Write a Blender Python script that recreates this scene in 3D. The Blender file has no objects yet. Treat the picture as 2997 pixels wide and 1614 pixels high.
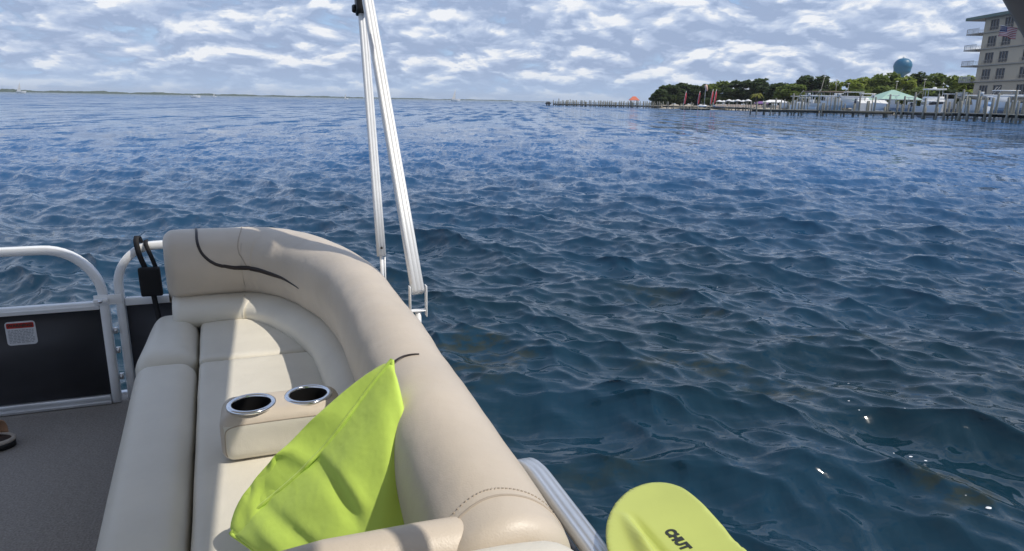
import bpy, bmesh, math, random
import numpy as np
from mathutils import Vector, Matrix, noise as mnoise
from mathutils.bvhtree import BVHTree
random.seed(7); rng = np.random.default_rng(7)
sc = bpy.context.scene
COL = sc.collection
PI = math.pi
rad = math.radians

# ------------------------------------------------------------------ camera
DECK = 0.62                      # deck above the water
CAM_Z = DECK + 1.25
FPX, PITCH, ROLL, YAW = 2000.0, math.atan(512 / 2000.0), rad(1.03), rad(20)
cam = bpy.data.cameras.new('camera'); camo = bpy.data.objects.new('camera', cam); COL.objects.link(camo)
cam.sensor_width = 36; cam.lens = 36 * FPX / 2997.0
cam.clip_start = 0.05; cam.clip_end = 60000
camo.matrix_world = Matrix.Translation((0, 0, CAM_Z)) @ Matrix.Rotation(PI / 2 - PITCH, 4, 'X') @ Matrix.Rotation(ROLL, 4, 'Z')
sc.camera = camo

# ------------------------------------------------------------------ sun, sky, exposure
SUN_EL = rad(55.5)
SUN_AZ = math.atan2(0.0782, -0.0248)      # clockwise from +Y
SUN_DIR = Vector((math.sin(SUN_AZ) * math.cos(SUN_EL), math.cos(SUN_AZ) * math.cos(SUN_EL), math.sin(SUN_EL)))
sl = bpy.data.lights.new('sun', 'SUN'); sl.energy = 2.7; sl.angle = rad(0.6); sl.color = (1.0, 0.93, 0.82)
so = bpy.data.objects.new('sun', sl); COL.objects.link(so)
so.rotation_euler = SUN_DIR.to_track_quat('Z', 'Y').to_euler()
so.location = (20, -10, 40)
sc.view_settings.view_transform = 'Standard'; sc.view_settings.look = 'None'
sc.view_settings.exposure = 0.3; sc.view_settings.gamma = 1.0; sc.view_settings.use_curve_mapping = False

world = bpy.data.worlds.new('World'); sc.world = world; world.use_nodes = True
wn = world.node_tree.nodes; wl = world.node_tree.links; wn.clear()
def WN(t, **k):
    n = wn.new(t)
    for a, b in k.items(): setattr(n, a, b)
    return n
def wmath(op, a, b=None, c=None, clamp=False):
    n = WN('ShaderNodeMath', operation=op, use_clamp=clamp)
    for i, v in enumerate((a, b, c)):
        if v is None: continue
        if isinstance(v, (int, float)): n.inputs[i].default_value = v
        else: wl.new(v, n.inputs[i])
    return n.outputs[0]
sky = WN('ShaderNodeTexSky', sky_type='NISHITA', sun_disc=False, sun_elevation=SUN_EL, sun_rotation=SUN_AZ,
         altitude=0, air_density=1.0, dust_density=0.6, ozone_density=2.0)
bg1 = WN('ShaderNodeBackground'); bg1.inputs[1].default_value = 0.105
tint = WN('ShaderNodeMix', data_type='RGBA', blend_type='MULTIPLY'); tint.inputs[0].default_value = 1.0
tint.inputs[7].default_value = (0.78, 0.90, 1.12, 1); wl.new(sky.outputs[0], tint.inputs[6]); wl.new(tint.outputs[2], bg1.inputs[0])
tc = WN('ShaderNodeTexCoord'); sp = WN('ShaderNodeSeparateXYZ'); wl.new(tc.outputs['Generated'], sp.inputs[0])
zz = wmath('ADD', wmath('MAXIMUM', sp.outputs[2], 0.0), 0.30)
cx_ = wmath('DIVIDE', sp.outputs[0], zz); cy_ = wmath('DIVIDE', sp.outputs[1], zz)
def cloud_noise(f, scale, detail, rough, off, dist=0.25):
    cb = WN('ShaderNodeCombineXYZ')
    wl.new(wmath('MULTIPLY_ADD', cx_, f, off[0]), cb.inputs[0]); wl.new(wmath('MULTIPLY_ADD', cy_, f, off[1]), cb.inputs[1])
    n = WN('ShaderNodeTexNoise', noise_dimensions='2D')
    n.inputs['Scale'].default_value = scale; n.inputs['Detail'].default_value = detail; n.inputs['Roughness'].default_value = rough
    n.inputs['Distortion'].default_value = dist
    wl.new(cb.outputs[0], n.inputs['Vector']); return n.outputs[0]
CO = (5.3, 2.6)
def billow(f, scale, off, warp):
    cb = WN('ShaderNodeCombineXYZ')
    wx = wmath('MULTIPLY', wmath('SUBTRACT', warp, 0.5), 0.30)
    wl.new(wmath('ADD', wmath('MULTIPLY_ADD', cx_, f, off[0]), wx), cb.inputs[0]); wl.new(wmath('ADD', wmath('MULTIPLY_ADD', cy_, f, off[1]), wx), cb.inputs[1])
    n = WN('ShaderNodeTexVoronoi', voronoi_dimensions='2D', feature='SMOOTH_F1'); n.inputs['Scale'].default_value = scale; n.inputs['Smoothness'].default_value = 0.7
    n.inputs['Detail'].default_value = 2.0; n.inputs['Roughness'].default_value = 0.5
    wl.new(cb.outputs[0], n.inputs['Vector']); return n.outputs['Distance']
def field(f):
    a = cloud_noise(f, 3.9, 7, 0.58, CO); v = billow(f, 7.0, (1.7, 6.3), a)
    return wmath('ADD', a, wmath('MULTIPLY', wmath('SUBTRACT', 0.42, v), 0.30))
nA = field(1.0)
nB = field(0.962)
nC = cloud_noise(1.0, 0.85, 2, 0.5, (9.1, 4.4))
dens = wmath('ADD', nA, wmath('MULTIPLY', wmath('SUBTRACT', nC, 0.5), 0.5))
mr = WN('ShaderNodeMapRange', interpolation_type='SMOOTHSTEP')
mr.inputs[1].default_value = 0.05; mr.inputs[2].default_value = 0.31; wl.new(dens, mr.inputs[0])
lit = wmath('MULTIPLY_ADD', wmath('SUBTRACT', nA, nB), 1.9, 0.54)
lit2 = wmath('ADD', lit, wmath('MULTIPLY', wmath('SUBTRACT', nA, 0.5), 1.1), clamp=True)
cr = WN('ShaderNodeValToRGB'); wl.new(lit2, cr.inputs[0])
cr.color_ramp.elements[0].position = 0.18; cr.color_ramp.elements[0].color = (0.285, 0.36, 0.52, 1)
cr.color_ramp.elements[1].position = 1.0; cr.color_ramp.elements[1].color = (0.74, 0.755, 0.785, 1)
e = cr.color_ramp.elements.new(0.50); e.color = (0.385, 0.465, 0.625, 1)
e = cr.color_ramp.elements.new(0.72); e.color = (0.50, 0.565, 0.69, 1)
bg2 = WN('ShaderNodeBackground'); wl.new(cr.outputs[0], bg2.inputs[0]); bg2.inputs[1].default_value = 1.0
bg3 = WN('ShaderNodeBackground'); bg3.inputs[0].default_value = (0.34, 0.48, 0.70, 1)      # pale blue air low over the bay
lo = WN('ShaderNodeMapRange', interpolation_type='SMOOTHSTEP'); lo.inputs[1].default_value = 0.0; lo.inputs[2].default_value = 0.20
lo.inputs[3].default_value = 0.95; lo.inputs[4].default_value = 0.0; wl.new(sp.outputs[2], lo.inputs[0])
mx2 = WN('ShaderNodeMixShader'); wl.new(lo.outputs[0], mx2.inputs[0]); wl.new(bg1.outputs[0], mx2.inputs[1]); wl.new(bg3.outputs[0], mx2.inputs[2])
mx = WN('ShaderNodeMixShader'); wl.new(mx2.outputs[0], mx.inputs[1]); wl.new(bg2.outputs[0], mx.inputs[2])
hz = WN('ShaderNodeMapRange', interpolation_type='SMOOTHSTEP'); hz.inputs[1].default_value = -0.01; hz.inputs[2].default_value = 0.05
hz.inputs[3].default_value = 0.25; hz.inputs[4].default_value = 0.97; wl.new(sp.outputs[2], hz.inputs[0])
up_ = WN('ShaderNodeMapRange', interpolation_type='SMOOTHSTEP'); up_.inputs[1].default_value = 0.14; up_.inputs[2].default_value = 0.5
up_.inputs[3].default_value = 1.0; up_.inputs[4].default_value = 0.74; wl.new(sp.outputs[2], up_.inputs[0])
wl.new(wmath('MULTIPLY', wmath('MULTIPLY', mr.outputs[0], hz.outputs[0]), up_.outputs[0]), mx.inputs[0])
wo = WN('ShaderNodeOutputWorld'); wl.new(mx.outputs[0], wo.inputs[0])

# ------------------------------------------------------------------ geometry of the place
def ray(u, v):
    x = (u - 1498.5) / FPX; y = (807 - v) / FPX
    c, s = math.cos(ROLL), math.sin(ROLL)
    x, y = x * c - y * s, x * s + y * c
    return Vector((x, math.cos(PITCH) + y * math.sin(PITCH), -math.sin(PITCH) + y * math.cos(PITCH)))
def at(u, v):                       # the point of the water surface at a photo column/row
    d = ray(u, v); t = -CAM_Z / d.z
    return Vector((d.x * t, d.y * t, 0))
def on(u, v, Y):                    # the point in that direction at forward distance Y
    d = ray(u, v); t = Y / d.y
    return Vector((d.x * t, Y, CAM_Z + d.z * t))
BR = Matrix.Rotation(YAW, 3, 'Z')
def bw(a, b, z): return BR @ Vector((a, b, 0)) + Vector((0, 0, z + DECK))

# ------------------------------------------------------------------ materials
MATS = {}
def mat(name, col, rough=0.5, metal=0.0, var=0.0, vscale=5.0, bump=0.0, bscale=60.0, bdist=0.002, spec=0.5, col2=None,
        stretch=None, coat=0.0, sheen=0.0, detail=4.0, bump2=0.0, b2scale=8.0):
    m = bpy.data.materials.new(name); m.use_nodes = True
    nt = m.node_tree; n = nt.nodes; p = n['Principled BSDF']
    p.inputs['Base Color'].default_value = (*col, 1); p.inputs['Roughness'].default_value = rough
    p.inputs['Metallic'].default_value = metal; p.inputs['Specular IOR Level'].default_value = spec
    p.inputs['Coat Weight'].default_value = coat; p.inputs['Sheen Weight'].default_value = sheen
    tcn = n.new('ShaderNodeTexCoord'); src = tcn.outputs['Object']
    if stretch:
        mp = n.new('ShaderNodeMapping'); mp.inputs['Scale'].default_value = stretch; nt.links.new(src, mp.inputs[0]); src = mp.outputs[0]
    if var or col2:
        nz = n.new('ShaderNodeTexNoise'); nz.inputs['Scale'].default_value = vscale; nz.inputs['Detail'].default_value = detail
        nt.links.new(src, nz.inputs['Vector'])
        r = n.new('ShaderNodeValToRGB'); nt.links.new(nz.outputs[0], r.inputs[0])
        c2 = col2 or tuple(min(1, c * (1 + var)) for c in col); c1 = col if col2 else tuple(c * (1 - var) for c in col)
        r.color_ramp.elements[0].position = 0.3; r.color_ramp.elements[0].color = (*c1, 1)
        r.color_ramp.elements[1].position = 0.7; r.color_ramp.elements[1].color = (*c2, 1)
        nt.links.new(r.outputs[0], p.inputs['Base Color'])
        rr = n.new('ShaderNodeMapRange'); rr.inputs[3].default_value = rough * 0.85; rr.inputs[4].default_value = min(1, rough * 1.15)
        nt.links.new(nz.outputs[0], rr.inputs[0]); nt.links.new(rr.outputs[0], p.inputs['Roughness'])
    last = None
    for st, scl, dist in ((bump2, b2scale, 0.02), (bump, bscale, bdist)):
        if not st: continue
        nz = n.new('ShaderNodeTexNoise'); nz.inputs['Scale'].default_value = scl; nz.inputs['Detail'].default_value = 3
        nt.links.new(src, nz.inputs['Vector'])
        b = n.new('ShaderNodeBump'); b.inputs['Strength'].default_value = st; b.inputs['Distance'].default_value = dist
        nt.links.new(nz.outputs[0], b.inputs['Height'])
        if last: nt.links.new(last.outputs[0], b.inputs['Normal'])
        last = b
    if last: nt.links.new(last.outputs[0], p.inputs['Normal'])
    MATS[name] = m
    return m
VINYL = mat('vinyl_taupe', (0.59, 0.515, 0.42), 0.42, var=0.075, vscale=4, detail=8, bump=0.5, bscale=380, bdist=0.0008, bump2=0.22, b2scale=11)
SEATV = mat('vinyl_cream', (0.70, 0.665, 0.575), 0.42, var=0.07, vscale=4, detail=8, bump=0.5, bscale=380, bdist=0.0008, bump2=0.22, b2scale=11)
STRIPE = mat('vinyl_brown', (0.028, 0.02, 0.018), 0.4, var=0.1)
THREAD = mat('thread', (0.42, 0.355, 0.285), 0.8, var=0.1)
CARPET = mat('carpet', (0.25, 0.228, 0.21), 0.95, col2=(0.41, 0.38, 0.345), vscale=160, bump=0.7, bscale=330, bdist=0.004, spec=0.1, detail=6, bump2=0.3, b2scale=24)
ALU = mat('aluminium', (0.74, 0.76, 0.78), 0.34, metal=0.75, var=0.06, vscale=12, bump=0.05, bscale=90, stretch=(1, 1, 1))
ALUW = mat('anodised_white_aluminium', (0.86, 0.87, 0.87), 0.36, metal=0.08, var=0.03, vscale=20)
STEEL = mat('chrome', (0.8, 0.82, 0.85), 0.12, metal=1.0, var=0.04)
PANEL = mat('charcoal_panel', (0.046, 0.047, 0.054), 0.42, var=0.2, vscale=2.5, spec=0.4)
BLACK = mat('black_webbing', (0.008, 0.008, 0.010), 0.75, var=0.2, vscale=80, bump=0.3, bscale=500)
BLACKP = mat('black_plastic', (0.012, 0.012, 0.013), 0.4, var=0.2)
GREYP = mat('grey_leg_coating', (0.12, 0.12, 0.13), 0.5, var=0.1)
LIME = mat('lime_fabric', (0.57, 0.77, 0.13), 0.7, var=0.06, vscale=6, bump=0.25, bscale=700, bdist=0.0006, sheen=0.15, spec=0.25, bump2=0.25, b2scale=14)
PADDLE = mat('lime_plastic', (0.52, 0.585, 0.145), 0.36, var=0.05, vscale=9, bump=0.05, bscale=200)
INK = mat('black_ink', (0.025, 0.03, 0.022), 0.5, var=0.1)
WHITEL = mat('label_white', (0.62, 0.63, 0.65), 0.5, var=0.06, vscale=60)
REDL = mat('label_red', (0.42, 0.018, 0.012), 0.5, var=0.2, vscale=60)
GREYL = mat('label_print', (0.30, 0.31, 0.33), 0.6, var=0.1)
CANVAS = mat('canvas', (0.50, 0.48, 0.44), 0.85, var=0.08, vscale=3, bump=0.3, bscale=300)
def translucent(m, col, f):
    nt = m.node_tree; o = next(q for q in nt.nodes if q.type == 'OUTPUT_MATERIAL'); p = nt.nodes['Principled BSDF']
    t = nt.nodes.new('ShaderNodeBsdfTranslucent'); t.inputs[0].default_value = (*col, 1); x = nt.nodes.new('ShaderNodeMixShader'); x.inputs[0].default_value = f
    nt.links.new(p.outputs[0], x.inputs[1]); nt.links.new(t.outputs[0], x.inputs[2]); nt.links.new(x.outputs[0], o.inputs[0])
translucent(CANVAS, (0.62, 0.60, 0.57), 0.55)
SKINT = mat('tan_leather', (0.62, 0.36, 0.22), 0.55, var=0.12, vscale=30, bump=0.2, bscale=120)
ROPE = mat('rope_rim', (0.47, 0.42, 0.36), 0.85, var=0.15, vscale=90, bump=0.5, bscale=250)
FOOTBED = mat('footbed', (0.055, 0.035, 0.028), 0.7, var=0.5, vscale=45)

# ------------------------------------------------------------------ builders
def ob(name, verts, faces, m, parent=None, smooth=True, org=(0, 0, 0)):
    me = bpy.data.meshes.new(name)
    v = np.asarray(verts, dtype=float) - np.asarray(org, dtype=float)
    me.from_pydata(v.tolist(), [], [tuple(int(i) for i in f) for f in faces])
    for mm in (m if isinstance(m, (list, tuple)) else [m]): me.materials.append(mm)
    if smooth: me.polygons.foreach_set('use_smooth', [True] * len(me.polygons))
    me.update()
    o = bpy.data.objects.new(name, me); COL.objects.link(o)
    if parent is not None: o.parent = parent
    return o
def tag(o, label=None, cat=None, group=None, kind=None):
    if label: o['label'] = label
    if cat: o['category'] = cat
    if group: o['group'] = group
    if kind: o['kind'] = kind
    return o
class Thing:
    """an Empty at the base of a thing; boat=True puts it in the boat's own axes (a across, b aft, z above deck)"""
    def __init__(s, name, label, cat, org=(0, 0, 0), boat=True, group=None, rz=0.0):
        s.e = bpy.data.objects.new(name, None); COL.objects.link(s.e); s.e.empty_display_size = 0.1
        s.org = org
        if boat: s.e.location = bw(*org); s.e.rotation_euler = (0, 0, YAW)
        else: s.e.location = org; s.e.rotation_euler = (0, 0, rz); s.org = (0, 0, 0)
        tag(s.e, label, cat, group)
    def part(s, name, vf, m, parent=None, smooth=True, label=None):
        o = ob(name, vf[0], vf[1], m, parent or s.e, smooth, s.org)
        if label: o['label'] = label
        return o
def merge(*vfs):
    V = []; F = []
    for v, f in vfs:
        k = len(V); V.extend([tuple(x) for x in v]); F.extend([tuple(i + k for i in q) for q in f])
    return V, F
def box(x0, x1, y0, y1, z0, z1):
    v = [(x, y, z) for z in (z0, z1) for y in (y0, y1) for x in (x0, x1)]
    return v, [(0, 2, 3, 1), (4, 5, 7, 6), (0, 1, 5, 4), (2, 6, 7, 3), (0, 4, 6, 2), (1, 3, 7, 5)]
def tf(vf, M): return [tuple(M @ Vector(p)) for p in vf[0]], vf[1]
def bevbox(x0, x1, y0, y1, z0, z1, r=0.004):
    bm = bmesh.new()
    v, f = box(x0, x1, y0, y1, z0, z1); bv = [bm.verts.new(p) for p in v]
    for q in f: bm.faces.new([bv[i] for i in q])
    bmesh.ops.bevel(bm, geom=bm.edges[:], offset=r, segments=2, affect='EDGES', profile=0.5)
    bm.verts.index_update(); out = ([tuple(p.co) for p in bm.verts], [[q.index for q in fc.verts] for fc in bm.faces]); bm.free(); return out
def cushion(x0, x1, y0, y1, z0, z1, r, puff=0.0, n=18, warp=None, wob=0.0, seed=0.0):
    """a rounded block: every point of a gridded cube is pulled onto the box shrunk by r, plus r outward"""
    r = min(r, (x1 - x0) / 2.02, (y1 - y0) / 2.02, (z1 - z0) / 2.02)
    c = np.array([(x0 + x1) / 2, (y0 + y1) / 2, (z0 + z1) / 2]); h = np.array([(x1 - x0) / 2, (y1 - y0) / 2, (z1 - z0) / 2])
    ts = np.tanh(np.linspace(-1.9, 1.9, n + 1)) / math.tanh(1.9)
    key = {}; V = []; F = []
    def vid(p):
        k = tuple(round(q, 5) for q in p)
        if k not in key: key[k] = len(V); V.append(p)
        return key[k]
    for ax in range(3):
        for sg in (-1, 1):
            for i in range(n):
                for j in range(n):
                    q = []
                    for (ii, jj) in ((i, j), (i + 1, j), (i + 1, j + 1), (i, j + 1)):
                        p = [0, 0, 0]; p[ax] = sg; p[(ax + 1) % 3] = ts[ii]; p[(ax + 2) % 3] = ts[jj]; q.append(vid(tuple(p)))
                    F.append(q if sg > 0 else q[::-1])
    P = np.array(V); X = P * h; inner = np.clip(X, -(h - r), h - r); d = X - inner
    L = np.linalg.norm(d, axis=1, keepdims=True); L[L < 1e-9] = 1
    X = inner + d / L * r * (np.linalg.norm(d, axis=1, keepdims=True) > 1e-9)
    u = X / h
    X[:, 2] += puff * np.clip(1 - u[:, 0] ** 2, 0, 1) ** 0.7 * np.clip(1 - u[:, 1] ** 2, 0, 1) ** 0.7 * (u[:, 2] > 0) * np.clip(u[:, 2], 0, 1)
    X += c
    out = []
    for p in X:
        if wob:
            p = p + wob * np.array(mnoise.noise_vector(Vector((p[0] * 6 + seed, p[1] * 6, p[2] * 6))))
        out.append(tuple(warp(*p)) if warp else tuple(p))
    return out, F
def catmull(pts, n, closed=False):
    pts = [np.array(p, float) for p in pts]; m = len(pts); out = []
    segs = m if closed else m - 1
    for i in range(segs):
        if closed: p0, p1, p2, p3 = pts[(i - 1) % m], pts[i], pts[(i + 1) % m], pts[(i + 2) % m]
        else: p0, p1, p2, p3 = pts[max(i - 1, 0)], pts[i], pts[i + 1], pts[min(i + 2, m - 1)]
        for k in range(n):
            t = k / n
            out.append(0.5 * ((2 * p1) + (-p0 + p2) * t + (2 * p0 - 5 * p1 + 4 * p2 - p3) * t * t + (-p0 + 3 * p1 - 3 * p2 + p3) * t ** 3))
    if not closed: out.append(pts[-1])
    return np.array(out)
def tube(path, prof, up=(0, 0, 1), cap=True, scale=None):
    """sweep a closed profile (side, up) along a path; the frame is carried along without twisting"""
    P = [Vector(p) for p in path]; N = len(P); M_ = len(prof); V = []; F = []
    tan = [((P[min(i + 1, N - 1)] - P[max(i - 1, 0)])).normalized() for i in range(N)]
    side = tan[0].cross(Vector(up))
    if side.length < 1e-3: side = tan[0].cross(Vector((0, 1, 0)) if abs(tan[0].y) < .9 else Vector((1, 0, 0)))
    side.normalize()
    for i in range(N):
        side = (side - tan[i] * side.dot(tan[i])).normalized(); w = side.cross(tan[i]).normalized()
        k = scale[i] if scale is not None else 1
        for (x, y) in prof: V.append(tuple(P[i] + side * (x * k) + w * (y * k)))
    for i in range(N - 1):
        for j in range(M_):
            a, b = i * M_ + j, i * M_ + (j + 1) % M_
            F.append((a, a + M_, b + M_, b))
    if cap: F.append(tuple(range(M_))); F.append(tuple(range((N - 1) * M_, N * M_))[::-1])
    return V, F
def circ(r, n=10): return [(r * math.cos(2 * PI * k / n), r * math.sin(2 * PI * k / n)) for k in range(n)]
def grooved(w, h, g=0.0022, r=0.004):
    """square tube section with two shallow grooves on each broad face"""
    p = []
    a, b = w / 2, h / 2
    def face(sx): # right then left
        ys = [-b + r, -b * .36 - g, -b * .36, -b * .36 + g, b * .36 - g, b * .36, b * .36 + g, b - r]
        dx = [0, 0, -g, 0, 0, -g, 0, 0]
        return [(sx * (a + d), y * sx) for y, d in zip(ys, dx)]
    p += face(1); p += [(a - r, b)] + [(-a + r, b)]
    p += face(-1); p += [(-a + r, -b), (a - r, -b)]
    return p
def lathe(prof, n=24, org=(0, 0, 0)):
    V = []; F = []
    for (r, z) in prof:
        for k in range(n): V.append((org[0] + r * math.cos(2 * PI * k / n), org[1] + r * math.sin(2 * PI * k / n), org[2] + z))
    for i in range(len(prof) - 1):
        for k in range(n):
            a, b = i * n + k, i * n + (k + 1) % n
            F.append((a, b, b + n, a + n))
    return V, F
def bvh_of(o):
    me = o.data; return BVHTree.FromPolygons([tuple(v.co) for v in me.vertices], [tuple(p.vertices) for p in me.polygons])
def ribbon(bvh, pts, widths, lift, org, n=6, h=0.0025):
    """a raised strip laid on a surface along boat points; widths taper"""
    c = catmull(pts, n); ws = np.interp(np.linspace(0, 1, len(c)), np.linspace(0, 1, len(widths)), widths)
    hit = []
    for p in c:
        co, no, _, _ = bvh.find_nearest(Vector(p) - Vector(org)); hit.append((co, no))
    V = []; F = []
    for i, (co, no) in enumerate(hit):
        t = (hit[min(i + 1, len(hit) - 1)][0] - hit[max(i - 1, 0)][0]).normalized(); sd = t.cross(no).normalized(); w = ws[i] / 2
        row = []
        for k, (x, y) in enumerate(((-1, -.6), (-1, .5), (-.4, 1), (.4, 1), (1, .5), (1, -.6))):
            q, nn, _, _ = bvh.find_nearest(co + sd * (w * x))
            if nn.dot(no) < 0: nn = no
            row.append(tuple(q + nn * (lift + h * y) + Vector(org)))
        V += row
    for i in range(len(hit) - 1):
        for k in range(5): a = i * 6 + k; F.append((a, a + 1, a + 7, a + 6))
    return V, F

# ------------------------------------------------------------------ water
def ocean_patch(L, N, lam0, lam1, peak, wdir, seed, spread=6.0):
    r = np.random.default_rng(seed)
    k1 = 2 * PI * np.fft.fftfreq(N, L / N); kx, ky = np.meshgrid(k1, k1, indexing='ij')
    k = np.hypot(kx, ky); k[0, 0] = 1
    kp = 2 * PI / peak
    S = np.exp(-1.25 * (kp / k) ** 2) / k ** 4
    ct = (kx * wdir[0] + ky * wdir[1]) / k
    D = np.where(ct > 0, np.abs(ct) ** spread, 0.0) + 0.05
    lam = 2 * PI / k
    S = S * D * (lam >= lam0) * (lam < lam1); S[0, 0] = 0
    amp = np.sqrt(S) * (r.normal(size=(N, N)) + 1j * r.normal(size=(N, N)))
    h = np.fft.ifft2(amp).real; dx = np.fft.ifft2(-1j * kx / k * amp).real; dy = np.fft.ifft2(-1j * ky / k * amp).real
    s = np.sqrt(2 * PI * 2 * PI) / L
    return [q * N * N * s for q in (h, dx, dy)]
def samp(p, L, x, y):
    N = p.shape[0]; u = (x / L * N) % N; v = (y / L * N) % N
    i = np.floor(u).astype(int); j = np.floor(v).astype(int); fu = u - i; fv = v - j
    i %= N; j %= N; i2 = (i + 1) % N; j2 = (j + 1) % N
    return p[i, j] * (1 - fu) * (1 - fv) + p[i2, j] * fu * (1 - fv) + p[i, j2] * (1 - fu) * fv + p[i2, j2] * fu * fv
WD = np.array([0.50, 0.866])
def build_water():
    th = np.radians(np.concatenate([np.arange(-47, 47.001, 0.15), np.arange(50, 311, 6.0)]))
    phi = np.radians(np.concatenate([np.arange(78, 60, -2.0), np.arange(60, 36, -0.3), np.arange(36, 0.28, -0.046)]))
    r = CAM_Z / np.tan(phi); r = np.concatenate([r, np.geomspace(r[-1] * 1.03, 30000, 46)])
    dr = np.gradient(r)
    Rg, Tg = np.meshgrid(r, th, indexing='ij'); X = Rg * np.sin(Tg); Y = Rg * np.cos(Tg)
    fine = (np.abs(np.angle(np.exp(1j * Tg))) < np.radians(47.2))
    H = np.zeros_like(X); DX = np.zeros_like(X); DY = np.zeros_like(X)
    bands = [(7.3, 256, 0.11, 0.35, 11, 1.0, .0085), (15.7, 256, 0.35, 1.2, 12, 1.0, .0275), (37.0, 256, 1.2, 4.2, 13, 1.0, .033)]
    for (L, N, l0, l1, sd, chop, rms) in bands:
        h, dx, dy = ocean_patch(L, N, l0, l1, 3.6, WD, sd, spread=3.0 if l1 < 3 else 6.0)
        w = np.clip((l0 * 1.3 + 0.15 * l1) / (2.2 * dr) - 0.4, 0, 1)[:, None] * fine
        g = rms / h.std()
        H += samp(h, L, X, Y) * w * g; DX += samp(dx, L, X, Y) * w * g * chop; DY += samp(dy, L, X, Y) * w * g * chop
    V = np.stack([X - DX, Y - DY, H], -1).reshape(-1, 3)
    nr, nt = X.shape
    idx = np.arange(nr * nt).reshape(nr, nt); a = idx[:-1]; b = idx[1:]
    Fq = np.stack([a, np.roll(a, -1, 1), np.roll(b, -1, 1), b], -1).reshape(-1, 4)[:, ::-1]
    cen = len(V); V = np.vstack([V, [[0, 0, 0]]])
    ring = idx[0]; tri = np.stack([np.full(nt, cen), ring, np.roll(ring, -1)], -1)[:, ::-1]
    me = bpy.data.meshes.new('water')
    me.vertices.add(len(V)); me.vertices.foreach_set('co', V.astype(np.float32).ravel())
    loops = np.concatenate([Fq.ravel(), tri.ravel()]); me.loops.add(len(loops)); me.loops.foreach_set('vertex_index', loops.astype(np.int32))
    st = np.concatenate([np.arange(len(Fq)) * 4, len(Fq) * 4 + np.arange(len(tri)) * 3])
    me.polygons.add(len(st)); me.polygons.foreach_set('loop_start', st.astype(np.int32))
    me.polygons.foreach_set('use_smooth', np.ones(len(st), bool)); me.update(calc_edges=True); me.validate()
    o = bpy.data.objects.new('water', me); COL.objects.link(o); o['kind'] = 'structure'
    return o, V
def water_material():
    m = bpy.data.materials.new('sea_water'); m.use_nodes = True; nt = m.node_tree; n = nt.nodes; L = nt.links; p = n['Principled BSDF']
    p.inputs['IOR'].default_value = 1.333; p.inputs['Specular IOR Level'].default_value = 0.5
    g = n.new('ShaderNodeNewGeometry'); pos = g.outputs['Position']
    def noise_(scale, detail, st=(1, 1, 1), rot=0.0, rough=0.5):
        mp = n.new('ShaderNodeMapping'); mp.inputs['Scale'].default_value = st; mp.inputs['Rotation'].default_value = (0, 0, rot)
        L.new(pos, mp.inputs[0]); z = n.new('ShaderNodeTexNoise'); z.inputs['Scale'].default_value = scale
        z.inputs['Detail'].default_value = detail; z.inputs['Roughness'].default_value = rough; L.new(mp.outputs[0], z.inputs['Vector']); return z.outputs[0]
    def rng_(v, a, b, c, d, smooth=True):
        r = n.new('ShaderNodeMapRange'); r.interpolation_type = 'SMOOTHSTEP' if smooth else 'LINEAR'
        for i, q in enumerate((a, b, c, d)): r.inputs[i + 1].default_value = q
        L.new(v, r.inputs[0]); return r.outputs[0]
    def mixc(f, a, b):
        x = n.new('ShaderNodeMix'); x.data_type = 'RGBA'
        L.new(f, x.inputs[0])
        for i, q in ((6, a), (7, b)):
            if isinstance(q, tuple): x.inputs[i].default_value = (*q, 1)
            else: L.new(q, x.inputs[i])
        return x.outputs[2]
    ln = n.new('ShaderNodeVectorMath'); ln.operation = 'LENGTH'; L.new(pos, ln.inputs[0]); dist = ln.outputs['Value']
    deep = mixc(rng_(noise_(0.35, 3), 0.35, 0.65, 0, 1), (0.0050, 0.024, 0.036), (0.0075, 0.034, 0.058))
    weed = noise_(0.55, 2, (1.0, 1.5, 1), 0.35); weed2 = noise_(6.5, 4, (1, 1.3, 1), 0.35, 0.65)
    mlt = n.new('ShaderNodeMath'); mlt.operation = 'MULTIPLY'
    nearw = n.new('ShaderNodeMath'); nearw.operation = 'MULTIPLY'; L.new(rng_(weed, 0.52, 0.62, 0, 1), nearw.inputs[0]); L.new(rng_(dist, 5.5, 9.0, 1, 0), nearw.inputs[1])
    L.new(nearw.outputs[0], mlt.inputs[0]); L.new(rng_(weed2, 0.44, 0.60, 0.0, 1), mlt.inputs[1])
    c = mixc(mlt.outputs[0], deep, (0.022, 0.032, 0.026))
    c = mixc(rng_(dist, 3.5, 28, 0, 1), c, (0.027, 0.102, 0.235))  # brightness of reflected sky put into the base colour, rising with distance
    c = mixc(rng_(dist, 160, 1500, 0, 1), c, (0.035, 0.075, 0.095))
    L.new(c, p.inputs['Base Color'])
    L.new(rng_(dist, 4, 300, 0.07, 0.16), p.inputs['Roughness'])
    rot = math.atan2(WD[1], WD[0])
    # unresolved chop: facet slopes from signed noise, growing as the mesh stops carrying the waves
    def slopes(scale, detail, st, rough=0.55):
        mp = n.new('ShaderNodeMapping'); mp.inputs['Scale'].default_value = st; mp.inputs['Rotation'].default_value = (0, 0, -rot)
        L.new(pos, mp.inputs[0]); z = n.new('ShaderNodeTexNoise'); z.inputs['Scale'].default_value = scale
        z.inputs['Detail'].default_value = detail; z.inputs['Roughness'].default_value = rough; L.new(mp.outputs[0], z.inputs['Vector'])
        v = n.new('ShaderNodeVectorMath'); v.operation = 'SUBTRACT'; L.new(z.outputs['Color'], v.inputs[0]); v.inputs[1].default_value = (.5, .5, .5)
        return v.outputs[0]
    def scl(v, f):
        x = n.new('ShaderNodeVectorMath'); x.operation = 'SCALE'; L.new(v, x.inputs[0])
        if isinstance(f, (int, float)): x.inputs['Scale'].default_value = f
        else: L.new(f, x.inputs['Scale'])
        return x.outputs[0]
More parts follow.
